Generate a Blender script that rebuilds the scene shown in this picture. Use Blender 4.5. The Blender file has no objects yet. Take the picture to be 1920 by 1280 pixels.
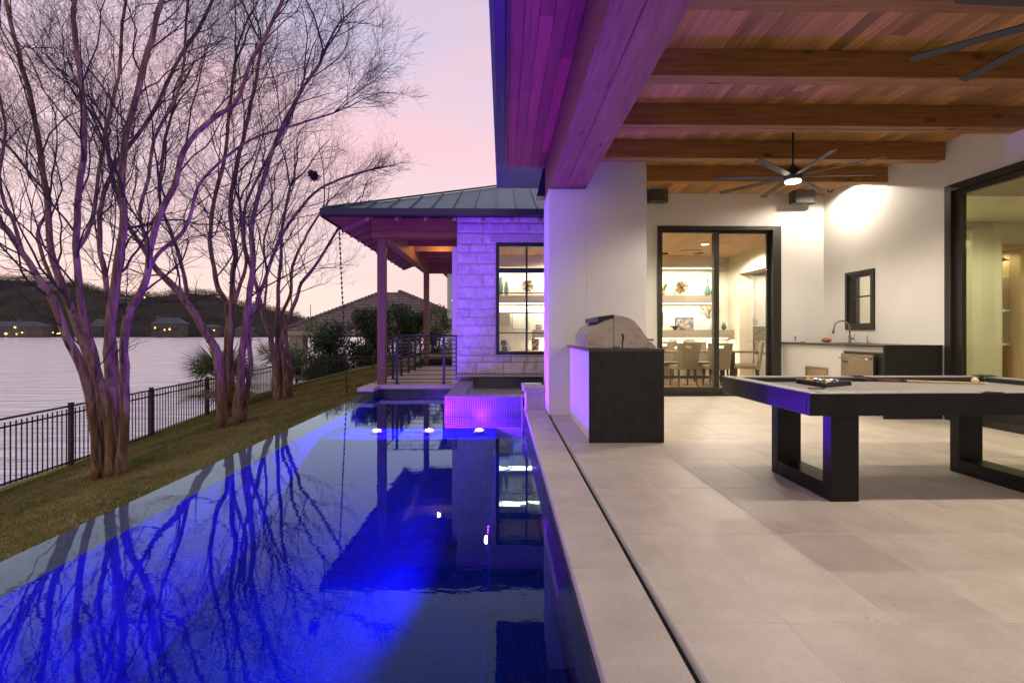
import bpy, bmesh, math, random
import numpy as np
from mathutils import Vector, Matrix, noise as mnoise
random.seed(7)
sc = bpy.context.scene
COL = sc.collection
R = math.radians

# ------------------------------------------------------------------ camera
H = 1.18
YAW = math.atan(17/960)
cam = bpy.data.cameras.new("camera"); camo = bpy.data.objects.new("camera", cam); COL.objects.link(camo)
cam.lens = 18.0; cam.sensor_width = 36.0; cam.clip_start = 0.05; cam.clip_end = 4000
camo.location = (0, 0, H); camo.rotation_euler = (math.pi/2, 0, -YAW)
cam.shift_y = -15/1920
sc.camera = camo
# ------------------------------------------------------------------ dusk sky
w = bpy.data.worlds.new("World"); sc.world = w; w.use_nodes = True
nt = w.node_tree; nt.nodes.clear(); N = nt.nodes.new; L = nt.links.new
out = N("ShaderNodeOutputWorld")
tc = N("ShaderNodeTexCoord"); sep = N("ShaderNodeSeparateXYZ"); L(tc.outputs["Generated"], sep.inputs[0])
ramp = N("ShaderNodeValToRGB"); L(sep.outputs["Z"], ramp.inputs[0])
cr = ramp.color_ramp
stops = [(0.0, (.90,.74,.66)), (.08, (.94,.74,.70)), (.20, (.92,.66,.70)), (.34, (.88,.63,.71)), (.45, (.70,.59,.75)), (.56, (.52,.53,.74)), (.72, (.36,.42,.64)), (1.0, (.22,.27,.46))]
cr.elements[0].position = stops[0][0]; cr.elements[0].color = (*stops[0][1], 1)
cr.elements[1].position = stops[-1][0]; cr.elements[1].color = (*stops[-1][1], 1)
for p, c in stops[1:-1]:
    e = cr.elements.new(p); e.color = (*c, 1)
mp = N("ShaderNodeMapping"); mp.inputs["Scale"].default_value = (1.3, 1.3, 5.0); mp.inputs["Rotation"].default_value = (0.12, 0.25, 0.3)
L(tc.outputs["Generated"], mp.inputs[0])
nz = N("ShaderNodeTexNoise"); nz.inputs["Scale"].default_value = 1.6; nz.inputs["Detail"].default_value = 5; nz.inputs["Roughness"].default_value = .5
L(mp.outputs[0], nz.inputs["Vector"])
cr2 = N("ShaderNodeValToRGB"); L(nz.outputs[0], cr2.inputs[0])
cr2.color_ramp.elements[0].position = .45; cr2.color_ramp.elements[0].color = (0,0,0,1)
cr2.color_ramp.elements[1].position = .70; cr2.color_ramp.elements[1].color = (.55,.55,.55,1)
mx = N("ShaderNodeMixRGB"); L(cr2.outputs[0], mx.inputs[0]); L(ramp.outputs[0], mx.inputs[1]); mx.inputs[2].default_value = (.98,.57,.58,1)
bg = N("ShaderNodeBackground"); L(mx.outputs[0], bg.inputs[0]); bg.inputs[1].default_value = 0.99
sky = N("ShaderNodeTexSky"); sky.sky_type = 'NISHITA'; sky.sun_disc = False
sky.sun_elevation = R(0.5); sky.sun_rotation = R(-70)
bg2 = N("ShaderNodeBackground"); L(sky.outputs[0], bg2.inputs[0]); bg2.inputs[1].default_value = 0.05
add = N("ShaderNodeAddShader"); L(bg.outputs[0], add.inputs[0]); L(bg2.outputs[0], add.inputs[1]); L(add.outputs[0], out.inputs[0])
# last glow of the set sun, wide and faint
sl = bpy.data.lights.new("sun", 'SUN'); sl.energy = 0.12; sl.angle = R(30); sl.color = (1, .62, .5)
so = bpy.data.objects.new("sun", sl); COL.objects.link(so); so.rotation_euler = (R(78), 0, R(70))
# ------------------------------------------------------------------ picture settings
sc.view_settings.view_transform = 'Standard'; sc.view_settings.look = 'None'
sc.view_settings.gamma = 1; sc.view_settings.exposure = 0.08; sc.view_settings.use_curve_mapping = False
sc.render.engine = 'CYCLES'
cy = sc.cycles
cy.max_bounces = 7; cy.diffuse_bounces = 4; cy.glossy_bounces = 4; cy.transmission_bounces = 4; cy.transparent_max_bounces = 12
cy.use_denoising = True; cy.use_light_tree = True; cy.sample_clamp_indirect = 4.0; cy.caustics_reflective = False; cy.caustics_refractive = False
try: cy.denoiser = 'OPENIMAGEDENOISE'
except Exception: pass

# ------------------------------------------------------------------ pixel helpers (the photograph's 1920x1280 pixels to places)
ct, st = math.cos(YAW), math.sin(YAW)
def ray(px, py):
    u = (px-960)/960; v = (625-py)/960
    return (u*ct+st, ct-u*st, v)
def onY(px, py, y):
    a = ray(px, py); t = y/a[1]; return Vector((a[0]*t, y, H+a[2]*t))
def onX(px, py, x):
    a = ray(px, py); t = x/a[0]; return Vector((x, a[1]*t, H+a[2]*t))
def onZ(px, py, z):
    a = ray(px, py); t = (z-H)/a[2]; return Vector((a[0]*t, a[1]*t, z))

# ------------------------------------------------------------------ materials
def newmat(name):
    m = bpy.data.materials.new(name); m.use_nodes = True
    b = m.node_tree.nodes["Principled BSDF"]
    return m, m.node_tree, b
def setp(b, rough=None, metal=None, spec=None, col=None, coat=None):
    if rough is not None: b.inputs["Roughness"].default_value = rough
    if metal is not None: b.inputs["Metallic"].default_value = metal
    if spec is not None: b.inputs["Specular IOR Level"].default_value = spec
    if col is not None: b.inputs["Base Color"].default_value = (*col, 1)
    if coat is not None: b.inputs["Coat Weight"].default_value = coat
def plain(name, col, rough=.6, metal=0, spec=.5, bump=0, bscale=60, var=0, vscale=6, rnd=0, coat=None, ang=None):
    """colour broken up by noise (var), by object (rnd), with fine relief (bump)"""
    m, t, b = newmat(name); setp(b, rough, metal, spec, col, coat)
    n = t.nodes.new; l = t.links.new
    tcn = n("ShaderNodeTexCoord")
    src = tcn.outputs["Object"]
    col_out = None
    if var:
        nz = n("ShaderNodeTexNoise"); nz.inputs["Scale"].default_value = vscale; nz.inputs["Detail"].default_value = 6; nz.inputs["Roughness"].default_value = .6
        if rnd:
            oi0 = n("ShaderNodeObjectInfo"); ad = n("ShaderNodeVectorMath"); ad.operation = 'MULTIPLY_ADD'
            cx = n("ShaderNodeCombineXYZ"); 
            for k in range(3): l(oi0.outputs["Random"], cx.inputs[k])
            l(cx.outputs[0], ad.inputs[0]); ad.inputs[1].default_value = (37, 53, 71); l(src, ad.inputs[2]); src = ad.outputs[0]
        l(src, nz.inputs["Vector"])
        mr = n("ShaderNodeMapRange"); mr.inputs["From Min"].default_value = .3; mr.inputs["From Max"].default_value = .7
        mr.inputs["To Min"].default_value = 1-var; mr.inputs["To Max"].default_value = 1+var; l(nz.outputs[0], mr.inputs[0])
        hs = n("ShaderNodeHueSaturation"); hs.inputs["Color"].default_value = (*col, 1); l(mr.outputs[0], hs.inputs["Value"])
        col_out = hs
    if rnd:
        oi = n("ShaderNodeObjectInfo"); mr2 = n("ShaderNodeMapRange"); mr2.inputs["To Min"].default_value = 1-rnd; mr2.inputs["To Max"].default_value = 1+rnd
        l(oi.outputs["Random"], mr2.inputs[0])
        hs2 = n("ShaderNodeHueSaturation"); hs2.inputs["Color"].default_value = (*col, 1)
        if col_out: l(col_out.outputs[0], hs2.inputs["Color"])
        l(mr2.outputs[0], hs2.inputs["Value"]); col_out = hs2
    if col_out: l(col_out.outputs[0], b.inputs["Base Color"])
    if bump:
        nb = n("ShaderNodeTexNoise"); nb.inputs["Scale"].default_value = bscale; nb.inputs["Detail"].default_value = 5
        l(tcn.outputs["Object"], nb.inputs["Vector"])
        bp = n("ShaderNodeBump"); bp.inputs["Strength"].default_value = bump; bp.inputs["Distance"].default_value = .02
        l(nb.outputs[0], bp.inputs["Height"]); l(bp.outputs[0], b.inputs["Normal"])
    return m
def wood(name, c1, c2, axis='X', rough=.55, rnd=.25, knots=True, scale=1.0):
    """long grain along the given axis, knots, and a tone of its own for each board"""
    m, t, b = newmat(name); setp(b, rough, 0, .35)
    n = t.nodes.new; l = t.links.new
    tcn = n("ShaderNodeTexCoord"); oi = n("ShaderNodeObjectInfo")
    cx = n("ShaderNodeCombineXYZ")
    for k in range(3): l(oi.outputs["Random"], cx.inputs[k])
    ad = n("ShaderNodeVectorMath"); ad.operation = 'MULTIPLY_ADD'; l(cx.outputs[0], ad.inputs[0]); ad.inputs[1].default_value = (31, 47, 59); l(tcn.outputs["Object"], ad.inputs[2])
    mp = n("ShaderNodeMapping"); s = [9*scale]*3; s['XYZ'.index(axis)] = .55*scale; mp.inputs["Scale"].default_value = s; l(ad.outputs[0], mp.inputs[0])
    nz = n("ShaderNodeTexNoise"); nz.inputs["Scale"].default_value = 3; nz.inputs["Detail"].default_value = 8; nz.inputs["Roughness"].default_value = .65; nz.inputs["Distortion"].default_value = .6
    l(mp.outputs[0], nz.inputs["Vector"])
    rp = n("ShaderNodeValToRGB"); l(nz.outputs[0], rp.inputs[0])
    rp.color_ramp.elements[0].position = .3; rp.color_ramp.elements[0].color = (*c1, 1)
    rp.color_ramp.elements[1].position = .72; rp.color_ramp.elements[1].color = (*c2, 1)
    last = rp.outputs[0]
    if knots:
        mk_ = n("ShaderNodeMapping"); s = [3.2]*3; s['XYZ'.index(axis)] = 1.5; mk_.inputs["Scale"].default_value = s; l(ad.outputs[0], mk_.inputs[0])
        vo = n("ShaderNodeTexVoronoi"); vo.inputs["Scale"].default_value = 1.15; l(mk_.outputs[0], vo.inputs["Vector"])
        kr = n("ShaderNodeMapRange"); kr.inputs["From Min"].default_value = .055; kr.inputs["From Max"].default_value = .16; kr.inputs["To Min"].default_value = .75; kr.inputs["To Max"].default_value = 0
        l(vo.outputs["Distance"], kr.inputs[0])
        mk2 = n("ShaderNodeMixRGB"); l(kr.outputs[0], mk2.inputs[0]); l(last, mk2.inputs[1]); mk2.inputs[2].default_value = (c1[0]*.22, c1[1]*.2, c1[2]*.2, 1); last = mk2.outputs[0]
    mr = n("ShaderNodeMapRange"); mr.inputs["To Min"].default_value = 1-rnd; mr.inputs["To Max"].default_value = 1+rnd; l(oi.outputs["Random"], mr.inputs[0])
    hs = n("ShaderNodeHueSaturation"); l(last, hs.inputs["Color"]); l(mr.outputs[0], hs.inputs["Value"]); l(hs.outputs[0], b.inputs["Base Color"])
    bp = n("ShaderNodeBump"); bp.inputs["Strength"].default_value = .25; bp.inputs["Distance"].default_value = .01; l(nz.outputs[0], bp.inputs["Height"]); l(bp.outputs[0], b.inputs["Normal"])
    return m
def emit(name, col, s):
    m = bpy.data.materials.new(name); m.use_nodes = True; t = m.node_tree; t.nodes.clear()
    e = t.nodes.new("ShaderNodeEmission"); e.inputs[0].default_value = (*col, 1); e.inputs[1].default_value = s
    o = t.nodes.new("ShaderNodeOutputMaterial"); t.links.new(e.outputs[0], o.inputs[0]); return m
def clear(name, tint, ior=1.45, rough=0.0, wave=None, k=1.0, gl=(1,1,1)):
    """clear sheet: what passes through it is tinted, the rest is mirrored by Fresnel"""
    m = bpy.data.materials.new(name); m.use_nodes = True; t = m.node_tree; t.nodes.clear(); n = t.nodes.new; l = t.links.new
    tr = n("ShaderNodeBsdfTransparent"); tr.inputs[0].default_value = (*tint, 1)
    g = n("ShaderNodeBsdfGlossy"); g.inputs["Roughness"].default_value = rough; g.inputs[0].default_value = (*gl, 1)
    ge = n("ShaderNodeNewGeometry"); dt_ = n("ShaderNodeVectorMath"); dt_.operation = 'DOT_PRODUCT'; l(ge.outputs["Incoming"], dt_.inputs[0]); l(ge.outputs["Normal"], dt_.inputs[1])
    ab_ = n("ShaderNodeMath"); ab_.operation = 'ABSOLUTE'; l(dt_.outputs["Value"], ab_.inputs[0])
    om = n("ShaderNodeMath"); om.operation = 'SUBTRACT'; om.inputs[0].default_value = 1; l(ab_.outputs[0], om.inputs[1])
    pw_ = n("ShaderNodeMath"); pw_.operation = 'POWER'; l(om.outputs[0], pw_.inputs[0]); pw_.inputs[1].default_value = 5
    f0 = ((ior-1)/(ior+1))**2
    f = n("ShaderNodeMath"); f.operation = 'MULTIPLY_ADD'; f.use_clamp = True; l(pw_.outputs[0], f.inputs[0]); f.inputs[1].default_value = (1-f0)*k; f.inputs[2].default_value = f0*k
    ms = n("ShaderNodeMixShader"); o = n("ShaderNodeOutputMaterial")
    l(f.outputs[0], ms.inputs[0]); l(tr.outputs[0], ms.inputs[1]); l(g.outputs[0], ms.inputs[2]); l(ms.outputs[0], o.inputs[0])
    if wave:
        tcn = n("ShaderNodeTexCoord"); acc = None
        for (sc_, st_, dist, det) in wave:
            mp = n("ShaderNodeMapping"); mp.inputs["Scale"].default_value = sc_; l(tcn.outputs["Object"], mp.inputs[0])
            nz = n("ShaderNodeTexNoise"); nz.inputs["Scale"].default_value = 1; nz.inputs["Detail"].default_value = det; l(mp.outputs[0], nz.inputs["Vector"])
            bp = n("ShaderNodeBump"); bp.inputs["Strength"].default_value = st_; bp.inputs["Distance"].default_value = dist; l(nz.outputs[0], bp.inputs["Height"])
            if acc: l(acc.outputs[0], bp.inputs["Normal"])
            acc = bp
        l(acc.outputs[0], g.inputs["Normal"]); l(acc.outputs[0], dt_.inputs[1])
    return m
M = {}
M['stucco'] = plain("stucco", (.77,.75,.71), .85, bump=.13, bscale=22, var=.03, vscale=1.7)
M['tile'] = plain("limestone", (.50,.425,.365), .5, spec=.35, bump=.04, bscale=25, var=.10, vscale=3.2, rnd=.05)
def limestone():
    m, t, b = newmat("limestone_paving"); setp(b, .42, 0, .35); n = t.nodes.new; l = t.links.new
    tcn = n("ShaderNodeTexCoord"); oi = n("ShaderNodeObjectInfo"); cx = n("ShaderNodeCombineXYZ")
    for k in range(3): l(oi.outputs["Random"], cx.inputs[k])
    ad = n("ShaderNodeVectorMath"); ad.operation = 'MULTIPLY_ADD'; l(cx.outputs[0], ad.inputs[0]); ad.inputs[1].default_value = (13, 29, 17); l(tcn.outputs["Object"], ad.inputs[2])
    n1 = n("ShaderNodeTexNoise"); n1.inputs["Scale"].default_value = 3.5; n1.inputs["Detail"].default_value = 8; n1.inputs["Roughness"].default_value = .65; l(ad.outputs[0], n1.inputs["Vector"])
    r1 = n("ShaderNodeValToRGB"); l(n1.outputs[0], r1.inputs[0]); r1.color_ramp.elements[0].position = .3; r1.color_ramp.elements[0].color = (.50,.43,.37,1); r1.color_ramp.elements[1].position = .72; r1.color_ramp.elements[1].color = (.67,.59,.515,1)
    # small pits, flecks and scratches
    mp = n("ShaderNodeMapping"); mp.inputs["Scale"].default_value = (14, 6, 9); mp.inputs["Rotation"].default_value = (0,0,.5); l(ad.outputs[0], mp.inputs[0])
    vo = n("ShaderNodeTexVoronoi"); vo.inputs["Scale"].default_value = 1.0; l(mp.outputs[0], vo.inputs["Vector"])
    n2 = n("ShaderNodeTexNoise"); n2.inputs["Scale"].default_value = 2.2; l(ad.outputs[0], n2.inputs["Vector"])
    th = n("ShaderNodeMapRange"); th.inputs["From Min"].default_value = .5; th.inputs["From Max"].default_value = .75; th.inputs["To Min"].default_value = 0; th.inputs["To Max"].default_value = .13; l(n2.outputs[0], th.inputs[0])
    lt = n("ShaderNodeMath"); lt.operation = 'LESS_THAN'; l(vo.outputs["Distance"], lt.inputs[0]); l(th.outputs[0], lt.inputs[1])
    ml = n("ShaderNodeMath"); ml.operation = 'MULTIPLY'; l(lt.outputs[0], ml.inputs[0]); ml.inputs[1].default_value = .55
    mx_ = n("ShaderNodeMixRGB"); l(ml.outputs[0], mx_.inputs[0]); l(r1.outputs[0], mx_.inputs[1]); mx_.inputs[2].default_value = (.2,.16,.13,1)
    n3 = n("ShaderNodeTexNoise"); n3.inputs["Scale"].default_value = 90; n3.inputs["Detail"].default_value = 3; l(ad.outputs[0], n3.inputs["Vector"])
    m3 = n("ShaderNodeMapRange"); m3.inputs["To Min"].default_value = .86; m3.inputs["To Max"].default_value = 1.14; l(n3.outputs[0], m3.inputs[0])
    mr = n("ShaderNodeMapRange"); mr.inputs["To Min"].default_value = .94; mr.inputs["To Max"].default_value = 1.05; l(oi.outputs["Random"], mr.inputs[0])
    mm = n("ShaderNodeMath"); mm.operation = 'MULTIPLY'; l(m3.outputs[0], mm.inputs[0]); l(mr.outputs[0], mm.inputs[1])
    hs = n("ShaderNodeHueSaturation"); l(mx_.outputs[0], hs.inputs["Color"]); l(mm.outputs[0], hs.inputs["Value"]); l(hs.outputs[0], b.inputs["Base Color"])
    bp = n("ShaderNodeBump"); bp.inputs["Strength"].default_value = .12; bp.inputs["Distance"].default_value = .01; l(n1.outputs[0], bp.inputs["Height"]); l(bp.outputs[0], b.inputs["Normal"])
    rr = n("ShaderNodeMapRange"); rr.inputs["To Min"].default_value = .34; rr.inputs["To Max"].default_value = .6; l(n1.outputs[0], rr.inputs[0]); l(rr.outputs[0], b.inputs["Roughness"])
    return m
M['tile'] = limestone()
M['grout'] = plain("grout", (.88,.84,.78), .9)
M['slot'] = plain("dark_slot", (.02,.02,.022), .8)
M['beam_x'] = wood("cedar_beam_across", (.20,.09,.026), (.40,.20,.062), 'X', rnd=.12)
M['beam_y'] = wood("cedar_beam_along", (.30,.14,.075), (.50,.27,.16), 'Y', rnd=.12)
M['beam_z'] = wood("cedar_post", (.16,.085,.04), (.27,.15,.075), 'Z', rnd=.1)
M['plank_s'] = wood("red_cedar_soffit", (.17,.035,.022), (.33,.085,.05), 'Y', rnd=.35, knots=False)
M['header'] = wood("cedar_header", (.15,.05,.034), (.30,.115,.08), 'Y', rnd=.1)
M['plank_y'] = wood("cedar_plank_along", (.30,.145,.042), (.54,.30,.10), 'Y', rnd=.38, knots=False)
M['oak'] = wood("pale_oak", (.42,.27,.14), (.60,.42,.24), 'Y', rnd=.1, knots=False)
M['oakx'] = wood("grey_oak", (.30,.25,.20), (.42,.36,.29), 'X', rnd=.05, knots=False)
M['oakz'] = wood("oak_trim", (.45,.30,.16), (.58,.40,.23), 'Z', rnd=.05, knots=False)
M['black'] = plain("black_metal", (.012,.011,.011), .38, spec=.5)
M['bronze'] = plain("bronze_frame", (.02,.017,.015), .4, spec=.5)
M['fascia'] = plain("dark_fascia", (.03,.03,.04), .35, metal=.3)
M['roofmetal'] = plain("patina_roof_metal", (.075,.13,.145), .42, metal=.55, var=.3, vscale=2.5, rnd=.12)
M['stone'] = plain("rough_limestone_block", (.70,.64,.60), .9, bump=.9, bscale=14, var=.22, vscale=8, rnd=.10)
M['stonecap'] = plain("limestone_cap", (.50,.45,.42), .75, bump=.15, bscale=20, var=.1, rnd=.05)
M['mortar'] = plain("mortar", (.68,.63,.59), .95, bump=.3, bscale=60)
M['blackstone'] = plain("leathered_black_stone", (.017,.016,.015), .5, spec=.3, bump=.12, bscale=50, var=.35, vscale=9)
M['countertop'] = plain("dark_countertop", (.05,.045,.042), .3, spec=.5, var=.3, vscale=20)
def steel(name, ax, wav=.5):
    m, t, b = newmat(name); setp(b, .3, 1, .5, (.50,.44,.38)); n = t.nodes.new; l = t.links.new
    tcn = n("ShaderNodeTexCoord"); mp = n("ShaderNodeMapping"); s = [160]*3; s[ax] = 2; mp.inputs["Scale"].default_value = s; l(tcn.outputs["Object"], mp.inputs[0])
    nz = n("ShaderNodeTexNoise"); nz.inputs["Scale"].default_value = 1.5; l(mp.outputs[0], nz.inputs["Vector"])
    mr = n("ShaderNodeMapRange"); mr.inputs["To Min"].default_value = .13; mr.inputs["To Max"].default_value = .30; l(nz.outputs[0], mr.inputs[0]); l(mr.outputs[0], b.inputs["Roughness"])
    n2 = n("ShaderNodeTexNoise"); n2.inputs["Scale"].default_value = 4; l(tcn.outputs["Object"], n2.inputs["Vector"])
    bp = n("ShaderNodeBump"); bp.inputs["Strength"].default_value = wav; bp.inputs["Distance"].default_value = .06; l(n2.outputs[0], bp.inputs["Height"]); l(bp.outputs[0], b.inputs["Normal"])
    return m
M['steel'] = steel("brushed_steel", 2); M['steelh'] = steel("brushed_steel_across", 1, .06)
M['nickel'] = plain("brushed_nickel", (.35,.33,.32), .3, metal=1)
M['felt'] = plain("grey_felt", (.30,.275,.26), .95, spec=.1, bump=.1, bscale=300, var=.06, vscale=3)
M['rail'] = plain("grey_rail_top", (.27,.255,.25), .5, spec=.4, var=.06, vscale=12)
M['tableblack'] = plain("matt_black_wood", (.006,.006,.007), .36, spec=.28, bump=.05, bscale=80, var=.3, vscale=14)
M['cushion'] = plain("dark_cushion", (.03,.03,.033), .85, spec=.2)
M['plastic'] = plain("black_plastic", (.012,.012,.013), .4)
M['speaker'] = plain("grey_speaker", (.055,.052,.048), .7, bump=.3, bscale=250)
M['fan'] = plain("grey_fan_blade", (.05,.05,.052), .45, metal=.3)
M['white'] = plain("white_paint", (.78,.76,.72), .5)
M['cream'] = plain("cream_wall", (.72,.66,.54), .8, var=.02)
M['creamboard'] = plain("cream_board", (.76,.72,.62), .6)
M['glass'] = clear("window_glass", (.93,.94,.92), 1.5)
M['greenglass'] = clear("green_tinted_glass", (.81,.85,.69), 1.5)
M['pool_water'] = clear("pool_water_surface", (.85,.94,1.0), 1.42, 0.008, gl=(.56,.88,1.0), wave=[((1.2,3.0,1), .05, .02, 2), ((9,20,1), .04, .006, 2)])
M['spa_water'] = clear("spa_water_surface", (.85,.92,1.0), 1.33, .02, wave=[((4,4,1), .1, .04, 3)])
def plaster():
    m, t, b = newmat("blue_quartz_plaster"); setp(b, .8, 0, .0); n = t.nodes.new; l = t.links.new
    tcn = n("ShaderNodeTexCoord"); g = n("ShaderNodeTexNoise"); g.inputs["Scale"].default_value = 2.2; g.inputs["Detail"].default_value = 8; l(tcn.outputs["Object"], g.inputs["Vector"])
    r1 = n("ShaderNodeValToRGB"); l(g.outputs[0], r1.inputs[0]); r1.color_ramp.elements[0].position = .3; r1.color_ramp.elements[0].color = (.003,.011,.085,1); r1.color_ramp.elements[1].position = .75; r1.color_ramp.elements[1].color = (.005,.020,.165,1)
    wn = n("ShaderNodeTexNoise"); wn.inputs["Scale"].default_value = 75; wn.inputs["Detail"].default_value = 2; l(tcn.outputs["Object"], wn.inputs["Vector"])
    r2 = n("ShaderNodeValToRGB"); l(wn.outputs[0], r2.inputs[0]); r2.color_ramp.elements[0].position = .55; r2.color_ramp.elements[0].color = (0,0,0,1); r2.color_ramp.elements[1].position = .72; r2.color_ramp.elements[1].color = (1,1,1,1)
    mx_ = n("ShaderNodeMixRGB"); l(r2.outputs[0], mx_.inputs[0]); l(r1.outputs[0], mx_.inputs[1]); mx_.inputs[2].default_value = (.008,.035,.34,1)
    l(mx_.outputs[0], b.inputs["Base Color"]); return m
M['plaster'] = plaster()
M['plaster_wall'] = plain('blue_plaster_wall', (.006,.014,.105), .8, spec=0, var=.5, vscale=5)
def tilemat(name, c1, c2, grout, size=.05, rough=.18, ax='XZ'):
    m, t, b = newmat(name); setp(b, rough, 0, .6); n = t.nodes.new; l = t.links.new
    tcn = n("ShaderNodeTexCoord"); sp = n("ShaderNodeSeparateXYZ"); l(tcn.outputs["Object"], sp.inputs[0]); cb = n("ShaderNodeCombineXYZ")
    l(sp.outputs[ax[0]], cb.inputs[0]); l(sp.outputs[ax[1]], cb.inputs[1])
    br = n("ShaderNodeTexBrick"); br.offset = 0; br.inputs["Scale"].default_value = 1; br.inputs["Brick Width"].default_value = size; br.inputs["Row Height"].default_value = size
    br.inputs["Mortar Size"].default_value = size*.07; br.inputs["Color1"].default_value = (*c1, 1); br.inputs["Color2"].default_value = (*c2, 1); br.inputs["Mortar"].default_value = (*grout, 1); br.inputs["Bias"].default_value = 0
    l(cb.outputs[0], br.inputs["Vector"]); l(br.outputs[0], b.inputs["Base Color"])
    bp = n("ShaderNodeBump"); bp.inputs["Strength"].default_value = .5; bp.inputs["Distance"].default_value = .004; bp.invert = True; l(br.outputs["Fac"], bp.inputs["Height"]); l(bp.outputs[0], b.inputs["Normal"])
    return m
M['darktile'] = tilemat("dark_pool_tile", (.012,.012,.02), (.035,.035,.05), (.05,.05,.06), .05, ax='XZ')
M['darktile_y'] = tilemat("dark_pool_tile_side", (.012,.012,.02), (.035,.035,.05), (.05,.05,.06), .05, ax='YZ')
M['edgetile'] = tilemat("infinity_edge_tile", (.022,.045,.10), (.04,.075,.15), (.015,.025,.05), .05, rough=.35, ax='XY')
M['ledgetile'] = tilemat("spa_ledge_tile", (.20,.17,.22), (.10,.09,.13), (.32,.30,.33), .035, rough=.3, ax='XY')
M['mosaic'] = plain("mosaic_glass_tile", (.05,.045,.09), .34, spec=.5, var=.6, vscale=22)
M['mosaic_grout'] = plain("mosaic_grout", (.32,.30,.34), .8)
M['bark'] = None
def bark():
    m, t, b = newmat("smooth_peeling_bark"); setp(b, .7, 0, .3); n = t.nodes.new; l = t.links.new
    tcn = n("ShaderNodeTexCoord"); mp = n("ShaderNodeMapping"); mp.inputs["Scale"].default_value = (7,7,1.1); l(tcn.outputs["Object"], mp.inputs[0])
    nz = n("ShaderNodeTexNoise"); nz.inputs["Scale"].default_value = 1.6; nz.inputs["Detail"].default_value = 7; nz.inputs["Roughness"].default_value = .6; nz.inputs["Distortion"].default_value = .8; l(mp.outputs[0], nz.inputs["Vector"])
    r1 = n("ShaderNodeValToRGB"); l(nz.outputs[0], r1.inputs[0]); e = r1.color_ramp
    e.elements[0].position = .32; e.elements[0].color = (.04,.025,.018,1); e.elements[1].position = .7; e.elements[1].color = (.33,.235,.15,1)
    q = e.elements.new(.5); q.color = (.19,.105,.05,1)
    l(r1.outputs[0], b.inputs["Base Color"])
    bp = n("ShaderNodeBump"); bp.inputs["Strength"].default_value = .5; bp.inputs["Distance"].default_value = .02; l(nz.outputs[0], bp.inputs["Height"]); l(bp.outputs[0], b.inputs["Normal"]); return m
M['bark'] = bark()
M['twig'] = plain("dark_twig", (.035,.02,.018), .8, var=.3, vscale=3)
M['pod'] = plain("dry_seed_pod", (.03,.018,.012), .9)
def lawnmat():
    m, t, b = newmat("winter_lawn"); setp(b, .95, 0, .1); n = t.nodes.new; l = t.links.new
    tcn = n("ShaderNodeTexCoord"); nz = n("ShaderNodeTexNoise"); nz.inputs["Scale"].default_value = .9; nz.inputs["Detail"].default_value = 9; nz.inputs["Roughness"].default_value = .7; l(tcn.outputs["Object"], nz.inputs["Vector"])
    r1 = n("ShaderNodeValToRGB"); l(nz.outputs[0], r1.inputs[0]); e = r1.color_ramp; e.elements[0].position = .36; e.elements[0].color = (.125,.155,.03,1); e.elements[1].position = .62; e.elements[1].color = (.36,.29,.11,1)
    l(r1.outputs[0], b.inputs["Base Color"])
    n2 = n("ShaderNodeTexNoise"); n2.inputs["Scale"].default_value = 60; n2.inputs["Detail"].default_value = 4; l(tcn.outputs["Object"], n2.inputs["Vector"])
    bp = n("ShaderNodeBump"); bp.inputs["Strength"].default_value = .8; bp.inputs["Distance"].default_value = .03; l(n2.outputs[0], bp.inputs["Height"]); l(bp.outputs[0], b.inputs["Normal"]); return m
M['lawn'] = lawnmat()
M['leafdark'] = plain("evergreen_leaf", (.05,.085,.022), .6, spec=.3, var=.4, vscale=1.5)
M['leafpale'] = plain("young_leaf", (.12,.15,.045), .6, spec=.3, var=.4, vscale=1.5)
M['palm'] = plain("palm_leaf", (.14,.20,.06), .5, spec=.4, var=.35, vscale=3)
M['palmdry'] = plain("dry_palm_leaf", (.24,.15,.08), .7, var=.3, vscale=3)
M['rooftile'] = plain("clay_roof_tile", (.17,.13,.11), .85, bump=.3, bscale=6, var=.3, vscale=1.5, rnd=.12)
M['tan'] = plain("tan_stone", (.30,.25,.19), .9, bump=.4, bscale=8, var=.2, vscale=3)
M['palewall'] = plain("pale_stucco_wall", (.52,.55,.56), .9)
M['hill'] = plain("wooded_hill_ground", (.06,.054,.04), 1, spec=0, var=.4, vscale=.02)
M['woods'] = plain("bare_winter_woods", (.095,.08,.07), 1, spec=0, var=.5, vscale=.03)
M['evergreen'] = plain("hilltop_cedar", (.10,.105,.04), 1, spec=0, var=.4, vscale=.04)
M['chain'] = plain("dark_copper_chain", (.03,.022,.02), .5, metal=.5)
M['fabric'] = plain("taupe_fabric", (.30,.26,.19), .9, spec=.1, bump=.2, bscale=120)
M['darkseat'] = plain("brown_leather_seat", (.14,.10,.07), .6)
M['darkwood'] = plain("dark_wood", (.03,.02,.014), .4)
M['tabletop'] = wood("walnut_tabletop", (.20,.13,.08), (.34,.24,.16), 'X', rough=.15, rnd=0, knots=False)
LAMPC = (1.0, .89, .72)
M['lamp'] = emit("warm_lamp", (1, .88, .70), 14)
M['lampstrip'] = emit("led_strip", (1, .88, .66), 7)
M['poollamp'] = emit("violet_pool_lamp", (.55, .35, 1), 45)
M['housefar'] = emit("far_lit_window", (1, .62, .18), 2.2)
M['lampfar'] = emit("far_porch_lamp", (1, .6, .15), 5)

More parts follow.
